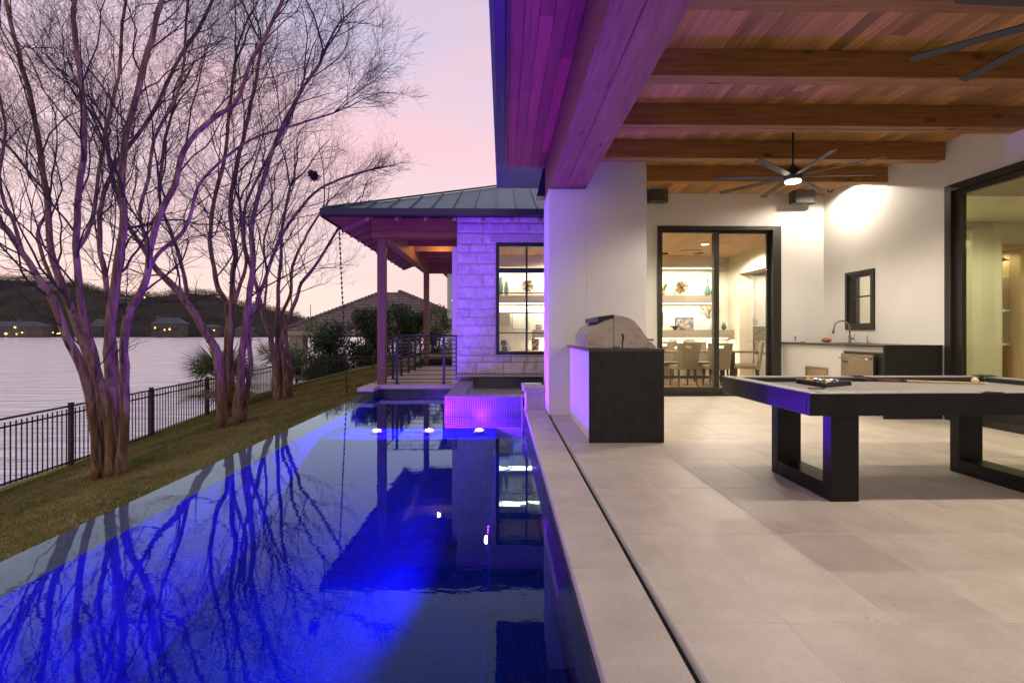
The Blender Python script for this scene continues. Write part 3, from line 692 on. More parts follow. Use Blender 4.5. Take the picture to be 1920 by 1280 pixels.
# ceiling planks and cross beams
for i in range(35):
    x0 = 1.2+.14*i; y = -3.4+random.uniform(-1.4, 0)
    while y < BW:
        y1 = min(y+random.uniform(2.2, 4.2), BW)
        if BW-y1 < .6: y1 = BW
        if y1 > -.6: box("ceiling_plank", house, x0, min(x0+.138, RW), y, y1-.002, CZ, CZ+.018, M['plank_y'], .002)
        y = y1
box("roof_deck", house, 1.2, RW+.2, -3.4, BW, CZ+.025, CZ+.12, M['slot'])
for i, y in enumerate((4.72-1.115*4, 4.72-1.115*3, 4.72-1.115*2, 4.72-1.115, 4.72, 5.84, 6.95, 8.0)):
    box("ceiling_beam", house, 1.2, RW, y, y+.165 if i != 5 else y+.085, 3.57, CZ-.001, M['beam_x'], .005)
    if i == 5: box("ceiling_beam", house, 1.2, RW, y+.10, y+.2, 3.57, CZ-.001, M['beam_x'], .005)
def ring(name, par, axis, a0, a1, z0, z1, tl, tr, tb, tt, d0, d1, mat):
    """rectangular frame; axis is the direction of its width ('X' or 'Y')"""
    o_ = [(a0,z0),(a1,z0),(a1,z1),(a0,z1)]; i_ = [(a0+tl,z0+tb),(a1-tr,z0+tb),(a1-tr,z1-tt),(a0+tl,z1-tt)]
    def P(p, d): return (p[0], d, p[1]) if axis == 'X' else (d, p[0], p[1])
    V = [P(p, d0) for p in o_+i_]+[P(p, d1) for p in o_+i_]; F = []
    for k in range(4):
        k2 = (k+1) % 4
        F += [(k,k2,4+k2,4+k),(8+k,12+k,12+k2,8+k2),(k,8+k,8+k2,k2),(4+k,4+k2,12+k2,12+k)]
    o = mk(name, par, V, F, mat)
    bm = bmesh.new(); bm.from_mesh(o.data); bmesh.ops.recalc_face_normals(bm, faces=bm.faces[:]); bm.to_mesh(o.data); bm.free()
    return o
# sliding door
sd = ring("sliding_door", house, 'X', 2.922, 5.268, .0, 3.208, .045, .16, .03, .07, BW-.03, BW+.2, M['bronze'])
f1 = ring("door_leaf", sd, 'X', 2.968, 4.105, .032, 3.137, .055, .10, .13, .05, BW+.02, BW+.07, M['bronze'])
f2 = ring("door_leaf", sd, 'X', 4.012, 5.106, .032, 3.137, .045, .05, .10, .05, BW+.09, BW+.14, M['bronze'])
box("glass_pane", sd, 3.024, 4.004, BW+.041, BW+.049, .163, 3.086, M['glass'])
box("glass_pane", sd, 4.058, 5.055, BW+.111, BW+.119, .133, 3.086, M['glass'])
box("threshold", sd, 2.9, 5.28, BW-.06, BW-.031, 0, .012, M['bronze'])
# picture window on the right
bw_ = ring("picture_window", house, 'Y', -2.4, WY1-.002, .0, 3.198, .1, .10, .10, .09, RW-.02, RW+.2, M['bronze'])
ring("window_leaf", bw_, 'Y', 2.0, WY1-.104, .102, 3.106, .1, .11, .12, .07, RW+.03, RW+.09, M['bronze'])
box("glass_pane", bw_, RW+.055, RW+.063, 2.1, WY1-.216, .224, 3.034, M['greenglass'])
box("glass_pane", bw_, RW+.055, RW+.063, -2.3, 1.9, .224, 3.034, M['greenglass'])
# small window by the bar
sw = ring("small_window", house, 'Y', wy0+.001, wy1-.001, wz0+.001, wz1-.001, .055, .055, .055, .055, RW-.03, RW+.2, M['bronze'])
ring("sash", sw, 'Y', wy0+.058, wy1-.058, wz0+.058, wz1-.058, .06, .06, .05, .05, RW-.0, RW+.05, M['bronze'])
zm = (wz0+wz1)/2+.06
box("muntin", sw, RW+.005, RW+.04, wy0+.12, wy1-.12, zm-.011, zm+.011, M['bronze'])
box("glass_pane", sw, RW+.045, RW+.05, wy0+.12, wy1-.12, wz0+.11, zm-.012, M['glass']); box("glass_pane", sw, RW+.045, RW+.05, wy0+.12, wy1-.12, zm+.012, wz1-.11, M['glass'])
box("window_latch", sw, RW+.06, RW+.085, wy0+.17, wy0+.20, wz0+.30, wz0+.42, M['white'], .004)

# ------------------------------------------------------------------ rooms behind the glass
IZ = 3.215
SB = 13.8
rooms = house
box("room_floor", rooms, 1.36, 10, BW+.221, 15.5, -.06, .0, M['oak']); box("room_floor", rooms, -1.0, 1.359, 12.11, 13.9, -.06, .0, M['oak'])
for i in range(28):
    x0 = -1.0+.26*i
    box("room_ceiling_plank", rooms, x0, x0+.258, BW+.222 if x0 > 1.34 else 12.12, 13.9, IZ, IZ+.02, M['oak'])
for i in range(40):
    x0 = -.95+.18*i
    box("wall_board", rooms, x0, min(x0+.177, RW+.1), SB, SB+.02, 0, IZ-.001, M['creamboard'], .003)
wl = M['cream']
box("room_wall", rooms, -1.2, RW+.5, SB+.021, SB+.2, 0, 3.4, wl)
box("room_wall", rooms, -1.2, -1.0, 12.12, SB, 0, IZ, wl)
box("room_wall", rooms, 1.35, 1.5, BW+.221, 12.1, 0, IZ, wl)
box("room_wall", rooms, RW+.001, RW+.35, 13.1, SB-.001, 0, IZ, wl)
box("room_wall", rooms, RW+.001, RW+.35, BW+.222, 11.0, 0, IZ, wl)
box("room_wall", rooms, RW+.001, RW+.35, 11.0005, 13.0995, 2.71, IZ, wl)
box("cove_soffit", rooms, -.9, 5.62, SB-.42, SB-.002, 2.92, IZ-.002, wl)
# kitchen beyond the opening
box("kitchen_wall", rooms, RW+.36, 10, 14.25, 14.4, 0, 3.2, wl); box("kitchen_ceiling", rooms, RW+.36, 10, BW+.3, 14.25, 3.1, 3.2, M['white'])
box("kitchen_wall", rooms, 9.9, 10, BW+.3, 14.25, 0, 3.1, wl)
kc = onY(1415, 517, 13.85).z
for k in range(3):
    x0 = 6.5+.37*k*1.0
    c_ = box("kitchen_cabinet", rooms, x0, x0+.365, 13.85, 14.24, 1.36, kc, M['white'], .004)
    tube("cabinet_handle", c_, [(x0+(.32 if k % 2 == 0 else .045), 13.82, 1.42), (x0+(.32 if k % 2 == 0 else .045), 13.82, 1.60)], .008, M['nickel'], 6)
box("kitchen_backsplash", rooms, 6.47, 8.5, 14.21, 14.245, .98, 1.355, plain("marble_backsplash", (.75,.74,.70), .3, var=.35, vscale=14))
box("kitchen_counter", rooms, 6.47, 8.5, 13.7, 14.2, .94, .975, M['white'], .004); box("kitchen_base", rooms, 6.47, 8.5, 13.75, 14.2, 0, .938, M['white'])
# game room behind the picture window
box("room_floor", rooms, RW+.251, 13, -3.4, 9.38, -.06, 0, M['oak'])
box("game_room_wall", rooms, 8.62, 9.17, 9.25, 9.6, 0, 3.1, M['white'])
cx0, cx1 = 9.2, 9.72
box("game_room_wall", rooms, RW+.251, 8.6195, 9.4, 9.6, 0, 3.9, M['white'])
box("game_room_wall", rooms, cx1, 13, 9.4, 9.6, 0, 3.9, M['white']); box("game_room_wall", rooms, 8.62, cx1-.0005, 9.4, 9.6, 3.1005, 3.9, M['white'])
box("game_room_wall", rooms, cx0, cx1-.0005, 9.4, 9.6, 2.84, 3.1, M['white'])
box("game_room_wall", rooms, 13, 13.2, -3.4, 9.6, 0, 3.9, M['white']); box("game_room_ceiling", rooms, RW+.251, 13, -3.4, 9.6, 3.9, 3.95, M['white'])
box("game_room_soffit", rooms, RW+.9, 13, 7.6, 9.39, 3.25, 3.899, M['white'])
ring("closet_trim", rooms, 'X', cx0, cx1, 0, 2.84, .09, .09, .005, .09, 9.36, 9.55, M['oakz'])
box("closet_back", rooms, cx0-.05, cx1+.9, 9.95, 10.0, 0, 2.9, M['oakx'])
box("closet_side", rooms, cx1-.05, cx1, 9.6, 9.94, 0, 2.9, M['oakz'])
wr = thing("wine_rack", "metal wine rack with bottles in the oak trimmed closet behind the right window", "wine rack", (9.4, 9.7, .3))
for k in range(8):
    z = .45+.32*k
    tube("rack_bar", wr, [(9.28,9.7,z),(9.56,9.7,z)], .009, M['bronze'], 6)
tube("rack_upright", wr, [(9.30,9.72,.3),(9.30,9.72,2.45)], .01, M['bronze'], 6); tube("rack_upright", wr, [(9.54,9.72,.3),(9.54,9.72,2.45)], .01, M['bronze'], 6)
for k, nm in ((1, "lowest"), (3, "second lowest"), (5, "second highest"), (6, "highest")):
    z = .45+.32*k+.05
    g = lathe("wine_bottle", None, [(.004,0),(.037,.002),(.038,.18),(.014,.24),(.014,.3)], (9.4,9.5,z), M['white'] if k % 2 else M['leafdark'], 10)
    g.rotation_euler = (0, R(90), 0); tag(g, f"{nm} wine bottle lying on the rack behind the right window", "bottle", "bottles on the wine rack")
# ------------------------------------------------------------------ shelves
SF = SB-.40
sh1 = box("wall_shelf", house, -.9, 5.62, SF, SB-.002, 1.99, 2.18, M['oakx'], .004)
sh2 = box("wall_shelf", house, .80, RW-.002, SF, SB-.002, 1.07, 1.275, M['oakx'], .004)
for (x0, x1, z, y) in ((-.85, 5.6, 2.90, SB-.3), (-.85, 5.6, 1.975, SB-.25), (.85, 6.0, 1.055, SB-.25)):
    box("led_strip", house, x0, x1, y, y+.03, z-.006, z+.006, M['lampstrip'])
    lamp("strip_light", 'AREA', ((x0+x1)/2, y+.015, z-.02), 95, (1,.88,.66), (x1-x0, .05))

# ================================================================== SPA WING (stone wall, window, porch)
wing = thing("stone_wing", "limestone block wing with black window, standing seam roof and cedar porch beside the pool", "house", (-.5, 13.5, 0))
SY = 11.82
wx0, wx1, wz0_, wz1_ = -.16, 1.26, .69, 3.28
# backing wall and the blocks proud of it
for (x0, x1, z0, z1) in ((-1.05, wx0, 0, 3.9), (wx1, 1.6, 0, 3.9), (wx0+.0002, wx1-.0002, 0, wz0_-.001), (wx0+.0002, wx1-.0002, wz1_+.001, 3.9)):
    box("wall_core", wing, x0, x1, SY+.06, SY+.28, z0, z1, M['mortar'])
box("wall_core", wing, -1.05, -.85, SY+.2801, 19.0, 0, 3.9, M['mortar'])
def stone(x0, x1, z0, z1, dy=0):
    """one rough faced block"""
    nx = max(3, int((x1-x0)/.05)); nz = max(3, int((z1-z0)/.05)); g = .001
    x0 += g; x1 -= g; z0 += g; z1 -= g
    V = []; F = []; sd_ = random.random()*100
    for j in range(nz+1):
        for i in range(nx+1):
            u, v = i/nx, j/nz; x = x0+(x1-x0)*u; z = z0+(z1-z0)*v
            e = min(u*(x1-x0), (1-u)*(x1-x0), v*(z1-z0), (1-v)*(z1-z0))
            h = min(1, (e+.022)/.03)*.013*(.6+.9*mnoise.noise(Vector((x*9+sd_, z*11, sd_))))+.008*mnoise.noise(Vector((x*40, z*40, sd_)))
            V.append((x+.006*mnoise.noise(Vector((z*15, sd_, 1))), SY+.03-h-dy, z+.006*mnoise.noise(Vector((x*12, sd_, 2)))))
    for j in range(nz):
        for i in range(nx): a = j*(nx+1)+i; F.append((a, a+1, a+nx+2, a+nx+1))
    per = [i for i in range(nx+1)]+[j*(nx+1)+nx for j in range(1, nz+1)]+[nz*(nx+1)+i for i in range(nx-1, -1, -1)]+[j*(nx+1) for j in range(nz-1, 0, -1)]
    b = len(V)
    for p in per: V.append((V[p][0], SY+.07, V[p][2]))
    for k in range(len(per)): F.append((per[k], b+k, b+(k+1) % len(per), per[(k+1) % len(per)]))
    mk("stone", wing, V, F, M['stone'], True)
def course(x0, x1, z0, z1, first):
    x = x0
    while x < x1-.02:
        wdt = random.uniform(.28, .85)
        if x == x0: wdt = first
        xe = x+wdt
        if x1-xe < .16: xe = x1
        stone(x, xe, z0, z1, random.uniform(-.006, .01)); x = xe
z = .24; k = 0
while z < 3.88:
    hh = random.choice((.19, .24, .27, .30)); ze = z+hh
    for lim in (wz0_-.03, wz1_+.22, 3.88):
        if z < lim-.01 and ze > lim-.09: ze = lim
    if z >= wz0_-.04 and ze <= wz1_+.23:
        course(-1.06, wx0-.001, z, ze, random.choice((.3,.45,.6,.9)))
        course(wx1+.001, 1.6, z, ze, .3)
    else: course(-1.06, 1.6, z, ze, random.choice((.3,.45,.6)))
    z = ze; k += 1
box("window_lintel", wing, wx0-.12, wx1+.12, SY+.004, SY+.06, wz1_+.003, wz1_+.2, M['stonecap'], .006)
box("window_sill", wing, wx0-.03, wx1+.03, SY-.02, SY+.1, wz0_-.035, wz0_-.002, M['stonecap'], .006)
box("wall_base", wing, -1.05, 1.6, SY+.002, SY+.3, -.4, .1995, M['stonecap'])
gw = ring("window", wing, 'X', wx0, wx1, wz0_, wz1_, .075, .075, .075, .085, SY+.03, SY+.2, M['black'])
mxx = (wx0+wx1)/2
zt = onY(960, 506, SY).z
box("transom", gw, wx0+.076, wx1-.076, SY+.06, SY+.14, zt-.055, zt+.055, M['black'])
box("mullion", gw, mxx-.022, mxx+.022, SY+.062, SY+.138, wz0_+.076, zt-.056, M['black']); box("mullion", gw, mxx-.022, mxx+.022, SY+.062, SY+.138, zt+.056, wz1_-.086, M['black'])
mz = [onY(960, q, SY).z for q in (549, 586.5, 624)]
for q in mz:
    box("muntin", gw, wx0+.076, mxx-.0225, SY+.07, SY+.12, q-.012, q+.012, M['black']); box("muntin", gw, mxx+.0225, wx1-.076, SY+.07, SY+.12, q-.012, q+.012, M['black'])
lv = [wz0_+.076]+sorted(mz)+[zt-.056]
for (xa, xb) in ((wx0+.076, mxx-.023), (mxx+.023, wx1-.076)):
    for za, zb in zip(lv, lv[1:]): box("glass_pane", gw, xa, xb, SY+.085, SY+.09, za+.012, zb-.012, M['glass'])
    box("glass_pane", gw, xa, xb, SY+.085, SY+.09, zt+.056, wz1_-.086, M['glass'])
# porch deck
deck = box("porch_deck", wing, -3.0, -1.06, 11.85, 19.3, -.10, -.001, M['tile'])
for i in range(8):
    for j in range(3):
        pass
box("deck_edge", wing, -2.80, -1.065, 11.70, 11.849, -.085, .0, M['tile'], .008)
box("deck_edge", wing, -3.16, -2.802, 11.16, 12.3, -.085, .0, M['tile'], .008)
box("deck_edge", wing, -3.16, -3.001, 12.301, 19.3, -.085, .0, M['tile'], .008)
box("deck_base", wing, -3.08, -2.83, 11.24, 19.2, -1.3, -.087, M['darktile'])
box("deck_base", wing, -2.829, -1.0, 11.78, 12.29, -1.3, -.087, M['darktile'])
EZ0, EZ1 = 3.66, 3.83
post_x = (-2.93, -2.74)
for y in (11.97, 18.95):
    p_ = box("porch_post", wing, -2.93, -2.74, y, y+.19, .001, 3.41, M['beam_z'], .006)
for (z0, z1, d) in ((3.41, 3.548, 0), (3.552, 3.86, .012)):
    box("porch_beam", wing, -3.06, -1.056, 11.93+d, 12.2, z0, z1, M['beam_x'], .005)
box("porch_beam", wing, -2.95, -2.72, 12.2005, 19.2, 3.41, 3.86, M['beam_y'], .005)
box("porch_beam", wing, -2.719, -1.056, 18.95, 19.2, 3.41, 3.86, M['beam_x'], .005)
for y in (13.7, 14.75, 15.8, 16.95, 18.0):
    box("porch_rafter", wing, -2.719, -1.056, y, y+.14, 3.70, 3.86, M['beam_x'], .004)
for i in range(14): box("porch_ceiling_plank", wing, -2.95+.14*i, -2.95+.14*i+.138, 12.0, 19.2, 3.861, 3.88, M['plank_y'])
# roof: hipped, standing seam
ex0, ey0 = -3.84, 11.0; sl_ = .42; run = 4.42
RYF, RYB = ey0, 20.3
def rz(dx): return EZ1+sl_*dx
apx, apy = ex0+run, ey0+run
mk("roof", wing, [(ex0,ey0,EZ1-.02),(4.0,ey0,EZ1-.02),(4.0,ey0+run,rz(run)-.02),(apx,apy,rz(run)-.02),(ex0,RYB,EZ1-.02),(apx,RYB-run,rz(run)-.02),(4.0,RYB-run,rz(run)-.02),(4.0,RYB,EZ1-.02)], [(0,1,2,3),(0,3,5,4),(4,5,6,7),(3,2,6,5),(1,7,6,2)], M['fascia'])
pw = .46
i = 0; x = ex0
while x < 3.9:
    x2 = x+pw-.012
    def top(xx): return min(xx-ex0, run)
    t0, t1 = top(x), top(x2)
    if t1 > .03: mk("roof_panel", wing, [(x,ey0-.02,EZ1),(x2,ey0-.02,EZ1),(x2,ey0+t1,rz(t1)),(x,ey0+max(t0,.001),rz(t0))], [(0,1,2,3)], M['roofmetal'])
    xs_ = x+pw-.006; t_ = top(xs_)
    V = []; 
    for (yy, zz) in ((ey0-.02, EZ1), (ey0+t_, rz(t_))): V += [(xs_-.012,yy,zz-.005),(xs_+.012,yy,zz-.005),(xs_+.012,yy,zz+.045),(xs_-.012,yy,zz+.045)]
    mk("roof_seam", wing, V, [(0,1,5,4),(1,2,6,5),(2,3,7,6),(3,0,4,7),(0,3,2,1),(4,5,6,7)], M['roofmetal'])
    x += pw; i += 1
y = ey0
while y < RYB-.1:
    y2 = min(y+pw-.012, RYB); 
    def topl(yy): return max(.001, min(yy-ey0, RYB-yy, run))
    mk("roof_panel", wing, [(ex0-.02,y,EZ1),(ex0+topl(y),y,rz(topl(y))),(ex0+topl(y2),y2,rz(topl(y2))),(ex0-.02,y2,EZ1)], [(0,1,2,3)], M['roofmetal']); y += pw
tube("ridge_cap", wing, [(ex0,ey0,EZ1+.03),(apx,apy,rz(run)+.04),(3.9,apy,rz(run)+.04)], .035, M['roofmetal'], 6, False)
box("fascia", wing, ex0, 4.0, ey0-.045, ey0-.02, EZ0, EZ1+.01, M['fascia'])
box("fascia", wing, ex0-.045, ex0-.02, ey0-.045, RYB, EZ0, EZ1+.01, M['fascia'])
box("gutter", wing, ex0-.02, 4.0, ey0-.16, ey0-.046, EZ0+.01, EZ1-.005, M['fascia'], .012)
def slab(nm, pts, th, mat): mk(nm, wing, list(pts)+[(p[0],p[1],p[2]+th) for p in pts], [(3,2,1,0),(4,5,6,7),(0,1,5,4),(1,2,6,5),(2,3,7,6),(3,0,4,7)], mat)
sz = EZ0+.03; rs = .93*sl_
slab("soffit", [(ex0,ey0-.019,sz),(4.0,ey0-.019,sz),(4.0,11.93,sz+rs),(ex0+.93,11.93,sz+rs)], .015, M['plank_y'])
slab("soffit", [(ex0,RYB,sz),(ex0,ey0-.019,sz),(ex0+.89,11.93,sz+rs-.01),(ex0+.89,RYB,sz+rs-.01)], .015, M['plank_y'])
def sloped(nm, p, q, w_, hh, mat):
    p = Vector(p); q = Vector(q); s_ = (q-p).cross(Vector((0,0,1))).normalized()*w_/2; V = []
    for c in (p, q): V += [c-s_, c+s_, c+s_+Vector((0,0,hh)), c-s_+Vector((0,0,hh))]
    mk(nm, wing, V, [(3,2,1,0),(4,5,6,7),(0,1,5,4),(1,2,6,5),(2,3,7,6),(3,0,4,7)], mat)
for k in range(9): sloped("rafter_tail", (-2.9+.62*k, ey0, sz-.10), (-2.9+.62*k, 11.92, sz+rs-.10), .07, .10, M['beam_y'])
for k in range(12): sloped("rafter_tail", (ex0, 12.3+.66*k, sz-.10), (ex0+.88, 12.3+.66*k, sz+rs-.10), .07, .10, M['beam_y'])
lamp("porch_lamp", 'POINT', (-1.9, 15.3, 3.80), 24, (1,.60,.22), .05)
# porch railing
rl = thing("porch_railing", "dark horizontal bar railing round the cedar porch", "railing", (-2.85, 15.4, 0))
def rail_run(p0, p1, n, y_or_x):
    for k in range(n):
        z = .11+k*(1.12-.11)/(n-1)
        tube("rail_bar" if k < n-1 else "top_rail", rl, [(p0[0],p0[1],z),(p1[0],p1[1],z)], .009 if k < n-1 else .018, M['bronze'], 5, False)
rail_run((-2.72, 12.06), (-1.08, 12.06), 11, 0); rail_run((-2.83, 12.17), (-2.83, 18.94), 11, 1); rail_run((-2.72, 19.04), (-1.08, 19.04), 11, 0)
for x in (-2.49, -1.39): 
    q = box("rail_post", rl, x-.025, x+.03, 12.03, 12.09, .001, 1.13, M['bronze'], .004); box("post_foot", q, x-.05, x+.055, 12.0, 12.12, .0005, .012, M['bronze'])
box("rail_post", rl, -1.11, -1.085, 12.045, 12.075, .10, 1.12, M['bronze'])
for y in (13.2, 14.3, 15.4, 16.5, 17.6): 
    q = box("rail_post", rl, -2.86, -2.80, y, y+.05, .001, 1.13, M['bronze'], .004); box("post_foot", q, -2.89, -2.77, y-.03, y+.08, .0005, .012, M['bronze'])
for x in (-2.2, -1.6): box("rail_post", rl, x, x+.04, 19.02, 19.07, .001, 1.13, M['bronze'])
# rain chain
rc = thing("rain_chain", "dark rain chain of small cups hanging from the porch eave to the lawn", "rain chain", (-3.66, 12.05, -.3))
zz = 3.62
while zz > -.28:
    xx = -3.83+.18*(3.62-zz)/3.9
    lathe("chain_cup", rc, [(.012,-.034),(.020,-.005),(.024,.034)], (xx, 12.05, zz), M['chain'], 7, False)
    lathe("chain_link", rc, [(.006,-.03),(.006,.03)], (xx, 12.05, zz-.058), M['chain'], 4, False)
    zz -= .115

# ================================================================== OUTDOOR KITCHEN
isl = thing("grill_island", "outdoor kitchen island with black stone end panel and white plastered side", "island", (1.33, 6.4, 0))
box("end_panel", isl, .93, 1.742, 5.50, 5.535, 0, .985, M['blackstone'], .003)
box("island_body", isl, .955, 1.70, 5.536, 7.378, 0, .984, M['white'])
box("countertop", isl, .925, 1.75, 5.50, 7.379, .9855, 1.015, M['countertop'], .003)
# grill, seen from its side
gz = 1.016
def gp(cx, cy, Y=5.66):
    p = onY(1040+cx/4.265, 560+cy/4.265, Y); return (p.x, p.z-.0)
grill = thing("gas_grill", "brushed stainless built-in gas grill with rolled hood on the island", "grill", (1.3, 6.1, gz))
hood = [(1.235,gz+.003),(1.62,gz+.003),(1.62,gz+.09),(1.54,gz+.205),(1.46,gz+.30),(1.40,gz+.335),(1.315,gz+.36),(1.235,gz+.368)]
prism("hood", grill, hood, 'Y', 5.66, 6.62, M['steel'])
prism("rear_cowl", grill, [(.935,gz+.003),(1.232,gz+.003),(1.232,gz+.335),(1.12,gz+.30),(1.01,gz+.245),(.94,gz+.155)], 'Y', 5.68, 6.60, M['steel'])
prism("duct", grill, [(1.06,gz+.29),(1.233,gz+.318),(1.233,gz+.372),(1.06,gz+.345)], 'Y', 5.70, 6.58, M['plastic'])
prism("duct_lip", grill, [(1.05,gz+.346),(1.236,gz+.374),(1.236,gz+.380),(1.05,gz+.352)], 'Y', 5.68, 6.60, M['steel'])
box("vent_panel", grill, .933, 1.11, 5.662, 5.679, gz+.004, gz+.10, M['steel'], .002)
for i in range(6):
    for j in range(3): ball("rivet", grill, (.955+.027*i, 5.660, gz+.025+.027*j), .006, M['nickel'], u=6, v=4)
prism("hinge_slot", grill, [(1.325,gz+.003),(1.334,gz+.003),(1.332,gz+.06),(1.345,gz+.11),(1.34,gz+.15),(1.325,gz+.165),(1.312,gz+.15),(1.322,gz+.13),(1.325,gz+.09),(1.318,gz+.06)], 'Y', 5.652, 5.6595, M['plastic'])
prism("front_panel", grill, [(1.622,gz+.003),(1.70,gz+.003),(1.70,gz+.022),(1.66,gz+.06),(1.622,gz+.075)], 'Y', 5.67, 6.61, M['steel'])
tube("hood_handle", grill, [(1.68,5.72,gz+.09),(1.68,6.56,gz+.09)], .014, M['nickel'], 10); 
for y in (5.74, 6.54): box("handle_bracket", grill, 1.615, 1.68, y-.012, y+.012, gz+.08, gz+.10, M['nickel'], .003)
# bar counter along the right wall
bar = thing("bar_counter", "white bar counter along the right wall with dark top and black stone end", "counter", (5.7, 8.3, 0))
box("counter_end_panel", bar, 5.25, 6.06, 6.95, 6.985, 0, 1.02, M['blackstone'], .003)
box("counter_body", bar, 5.30, RW-.002, 6.986, BW-.002, .0, .985, M['white'])
box("countertop", bar, 5.255, RW-.002, 6.986, BW-.002, .9855, 1.018, M['countertop'], .003)
ad0, ad1 = onX(1553, 700, 5.298).y, onX(1512, 690, 5.298).y
ap = ring("access_door", bar, 'Y', ad0, ad1, .30, .615, .025, .025, .025, .03, 5.275, 5.299, M['nickel'])
box("access_panel", ap, 5.285, 5.294, ad0+.026, ad1-.026, .326, .584, M['steelh'])
fy0, fy1 = onX(1640, 690, 5.22).y, onX(1577, 690, 5.22).y
fr = thing("bar_fridge", "stainless under-counter bar fridge with bar handle in the white counter", "fridge", (5.3, (fy0+fy1)/2, 0))
box("fridge_surround", fr, 5.285, 5.2995, fy0+.0-.09, fy1+.02, .06, .905, M['plastic'])
ring("trim", fr, 'Y', fy0-.105, fy1+.035, .045, .92, .014, .014, .014, .014, 5.275, 5.2985, M['nickel'])
dr = box("door", fr, 5.215, 5.262, fy0+.03, fy1, .10, .875, M['steelh'], .004)
tube("handle", dr, [(5.165,fy0+.04,.81),(5.165,fy1-.03,.81)], .012, M['nickel'], 10)
for y in (fy0+.09, fy1-.08): box("handle_bracket", dr, 5.17, 5.215, y-.01, y+.01, .80, .82, M['nickel'])
bg_ = box("badge", dr, 5.2125, 5.2145, fy1-.16, fy1-.06, .735, .765, M['plastic'])
for k in range(4): box("badge_letter", bg_, 5.2110, 5.2123, fy1-.078-.022*k-.010, fy1-.078-.022*k, .743, .757, M['nickel'])
# faucet, sink rim and small things on the counter
fc = thing("faucet", "brushed nickel gooseneck faucet on the bar counter", "faucet", (5.86, 8.55, 1.018))
fx, fy = 5.86, 8.55
lathe("faucet_base", fc, [(.032,0),(.032,.008),(.022,.015),(.022,.12),(.018,.13)], (fx,fy,1.018), M['nickel'], 14)
pts = [(fx,fy,1.14),(fx,fy,1.27)]+[(fx-.115+.115*math.cos(t), fy+.03*(1-math.cos(t)), 1.27+.125*math.sin(t)) for t in [i*math.pi/9 for i in range(1, 10)]]
tube("spout", fc, pts, .0125, M['nickel'], 10)
tube("spray_head", fc, [pts[-1], (fx-.236, fy+.062, 1.235), (fx-.245, fy+.064, 1.18)], [.0145,.017,.019], M['nickel'], 10)
tube("lever_hub", fc, [(fx+.01,fy-.02,1.095),(fx+.045,fy-.05,1.095)], .018, M['nickel'], 10); tube("lever", fc, [(fx+.04,fy-.045,1.10),(fx+.045,fy-.05,1.19)], .006, M['nickel'], 8)
tag(lathe("soap_dispenser", None, [(.012,0),(.014,.01),(.009,.02),(.009,.10),(.006,.13)], (5.98,8.3,1.018), M['nickel'], 10), "slim upright soap dispenser on the bar counter right of the faucet", "dispenser")
tag(ball("wooden_egg", None, (5.74,8.98,1.065), .062, plain("terracotta_brown", (.38,.16,.06), .7, var=.2, vscale=20), (1.35,1.1,.72)), "brown oval loaf-like object lying on the bar counter left of the faucet", "ornament")
tr_ = thing("counter_tray", "flat white tray with a dark pen on the bar counter beside the outlets", "tray", (5.62,9.25,1.018))
box("tray_base", tr_, 5.53, 5.72, 9.15, 9.4, 1.0185, 1.03, M['white'], .003); box("pen", tr_, 5.42, 5.50, 9.22, 9.24, 1.0185, 1.03, M['plastic'])
for k, px in enumerate((1491, 1515)):
    p = onY(px, 634, BW-.005)
    g = thing("wall_outlet", ("white duplex socket plate on the back wall above the counter end", "white switch plate on the back wall nearer the corner")[k], "outlet", (p.x, BW, p.z))
    box("plate", g, p.x-.036, p.x+.036, BW-.007, BW-.001, p.z-.058, p.z+.058, M['white'], .002)
    if k == 0:
        for dz in (-.024, .024): box("socket", g, p.x-.014, p.x+.014, BW-.010, BW-.0075, p.z+dz-.014, p.z+dz+.014, M['slot'])
    else: box("rocker", g, p.x-.014, p.x+.014, BW-.012, BW-.0075, p.z-.032, p.z+.032, M['white'], .002)
# speakers, security lamp
for k, (px0, px1, py0, py1) in enumerate(((1216,1252,352,379),(1485,1528,355,382))):
    a = onY(px0, py1, 9.42); b_ = onY(px1, py0, 9.42)
    g = thing("speaker", ("grey box speaker under the ceiling beside the white column", "grey box speaker under the ceiling behind the fan")[k], "speaker", ((a.x+b_.x)/2, 9.5, a.z))
    yb = BW-.01; yf = 9.32
    prism("cabinet", g, [(a.x,yf+.03),(a.x+.02,yf),(b_.x-.08,yf),(b_.x,yf+.07),(b_.x,yf+.14),(b_.x-.06,yf+.2),(a.x,yf+.2)], 'Z', a.z, b_.z-.03, M['speaker'])
    box("bracket", g, a.x+.06, b_.x-.1, yf+.09, yb, b_.z-.028, b_.z, M['plastic'], .004)
a = onY(1556, 357, 9.35)
g = thing("security_camera", "dark turret camera under the ceiling in the corner above the bar", "camera", (a.x, a.y, a.z))
lathe("mount", g, [(.05,.07),(.055,.12)], (a.x,a.y,a.z), M['plastic'], 12); ball("turret", g, (a.x,a.y,a.z+.02), .062, M['plastic']); ball("eye", g, (a.x-.015,a.y-.052,a.z+.0), .022, M['nickel'], u=10, v=6)
fl = thing("wall_downlight", "round recessed ceiling lamp above the bar throwing a bright spot on the right wall", "lamp", (5.78, 8.75, CZ-.02))
lathe("trim_ring", fl, [(.055,-.012),(.07,-.004),(.07,-.001)], (5.78,8.75,CZ), M['white'], 16); lathe("lens", fl, [(.045,-.013),(.05,-.0125)], (5.78,8.75,CZ), M['lamp'], 16)
lamp("bulb", 'SPOT', (5.78,8.75,CZ-.05), 115, LAMPC, .03, par=fl)

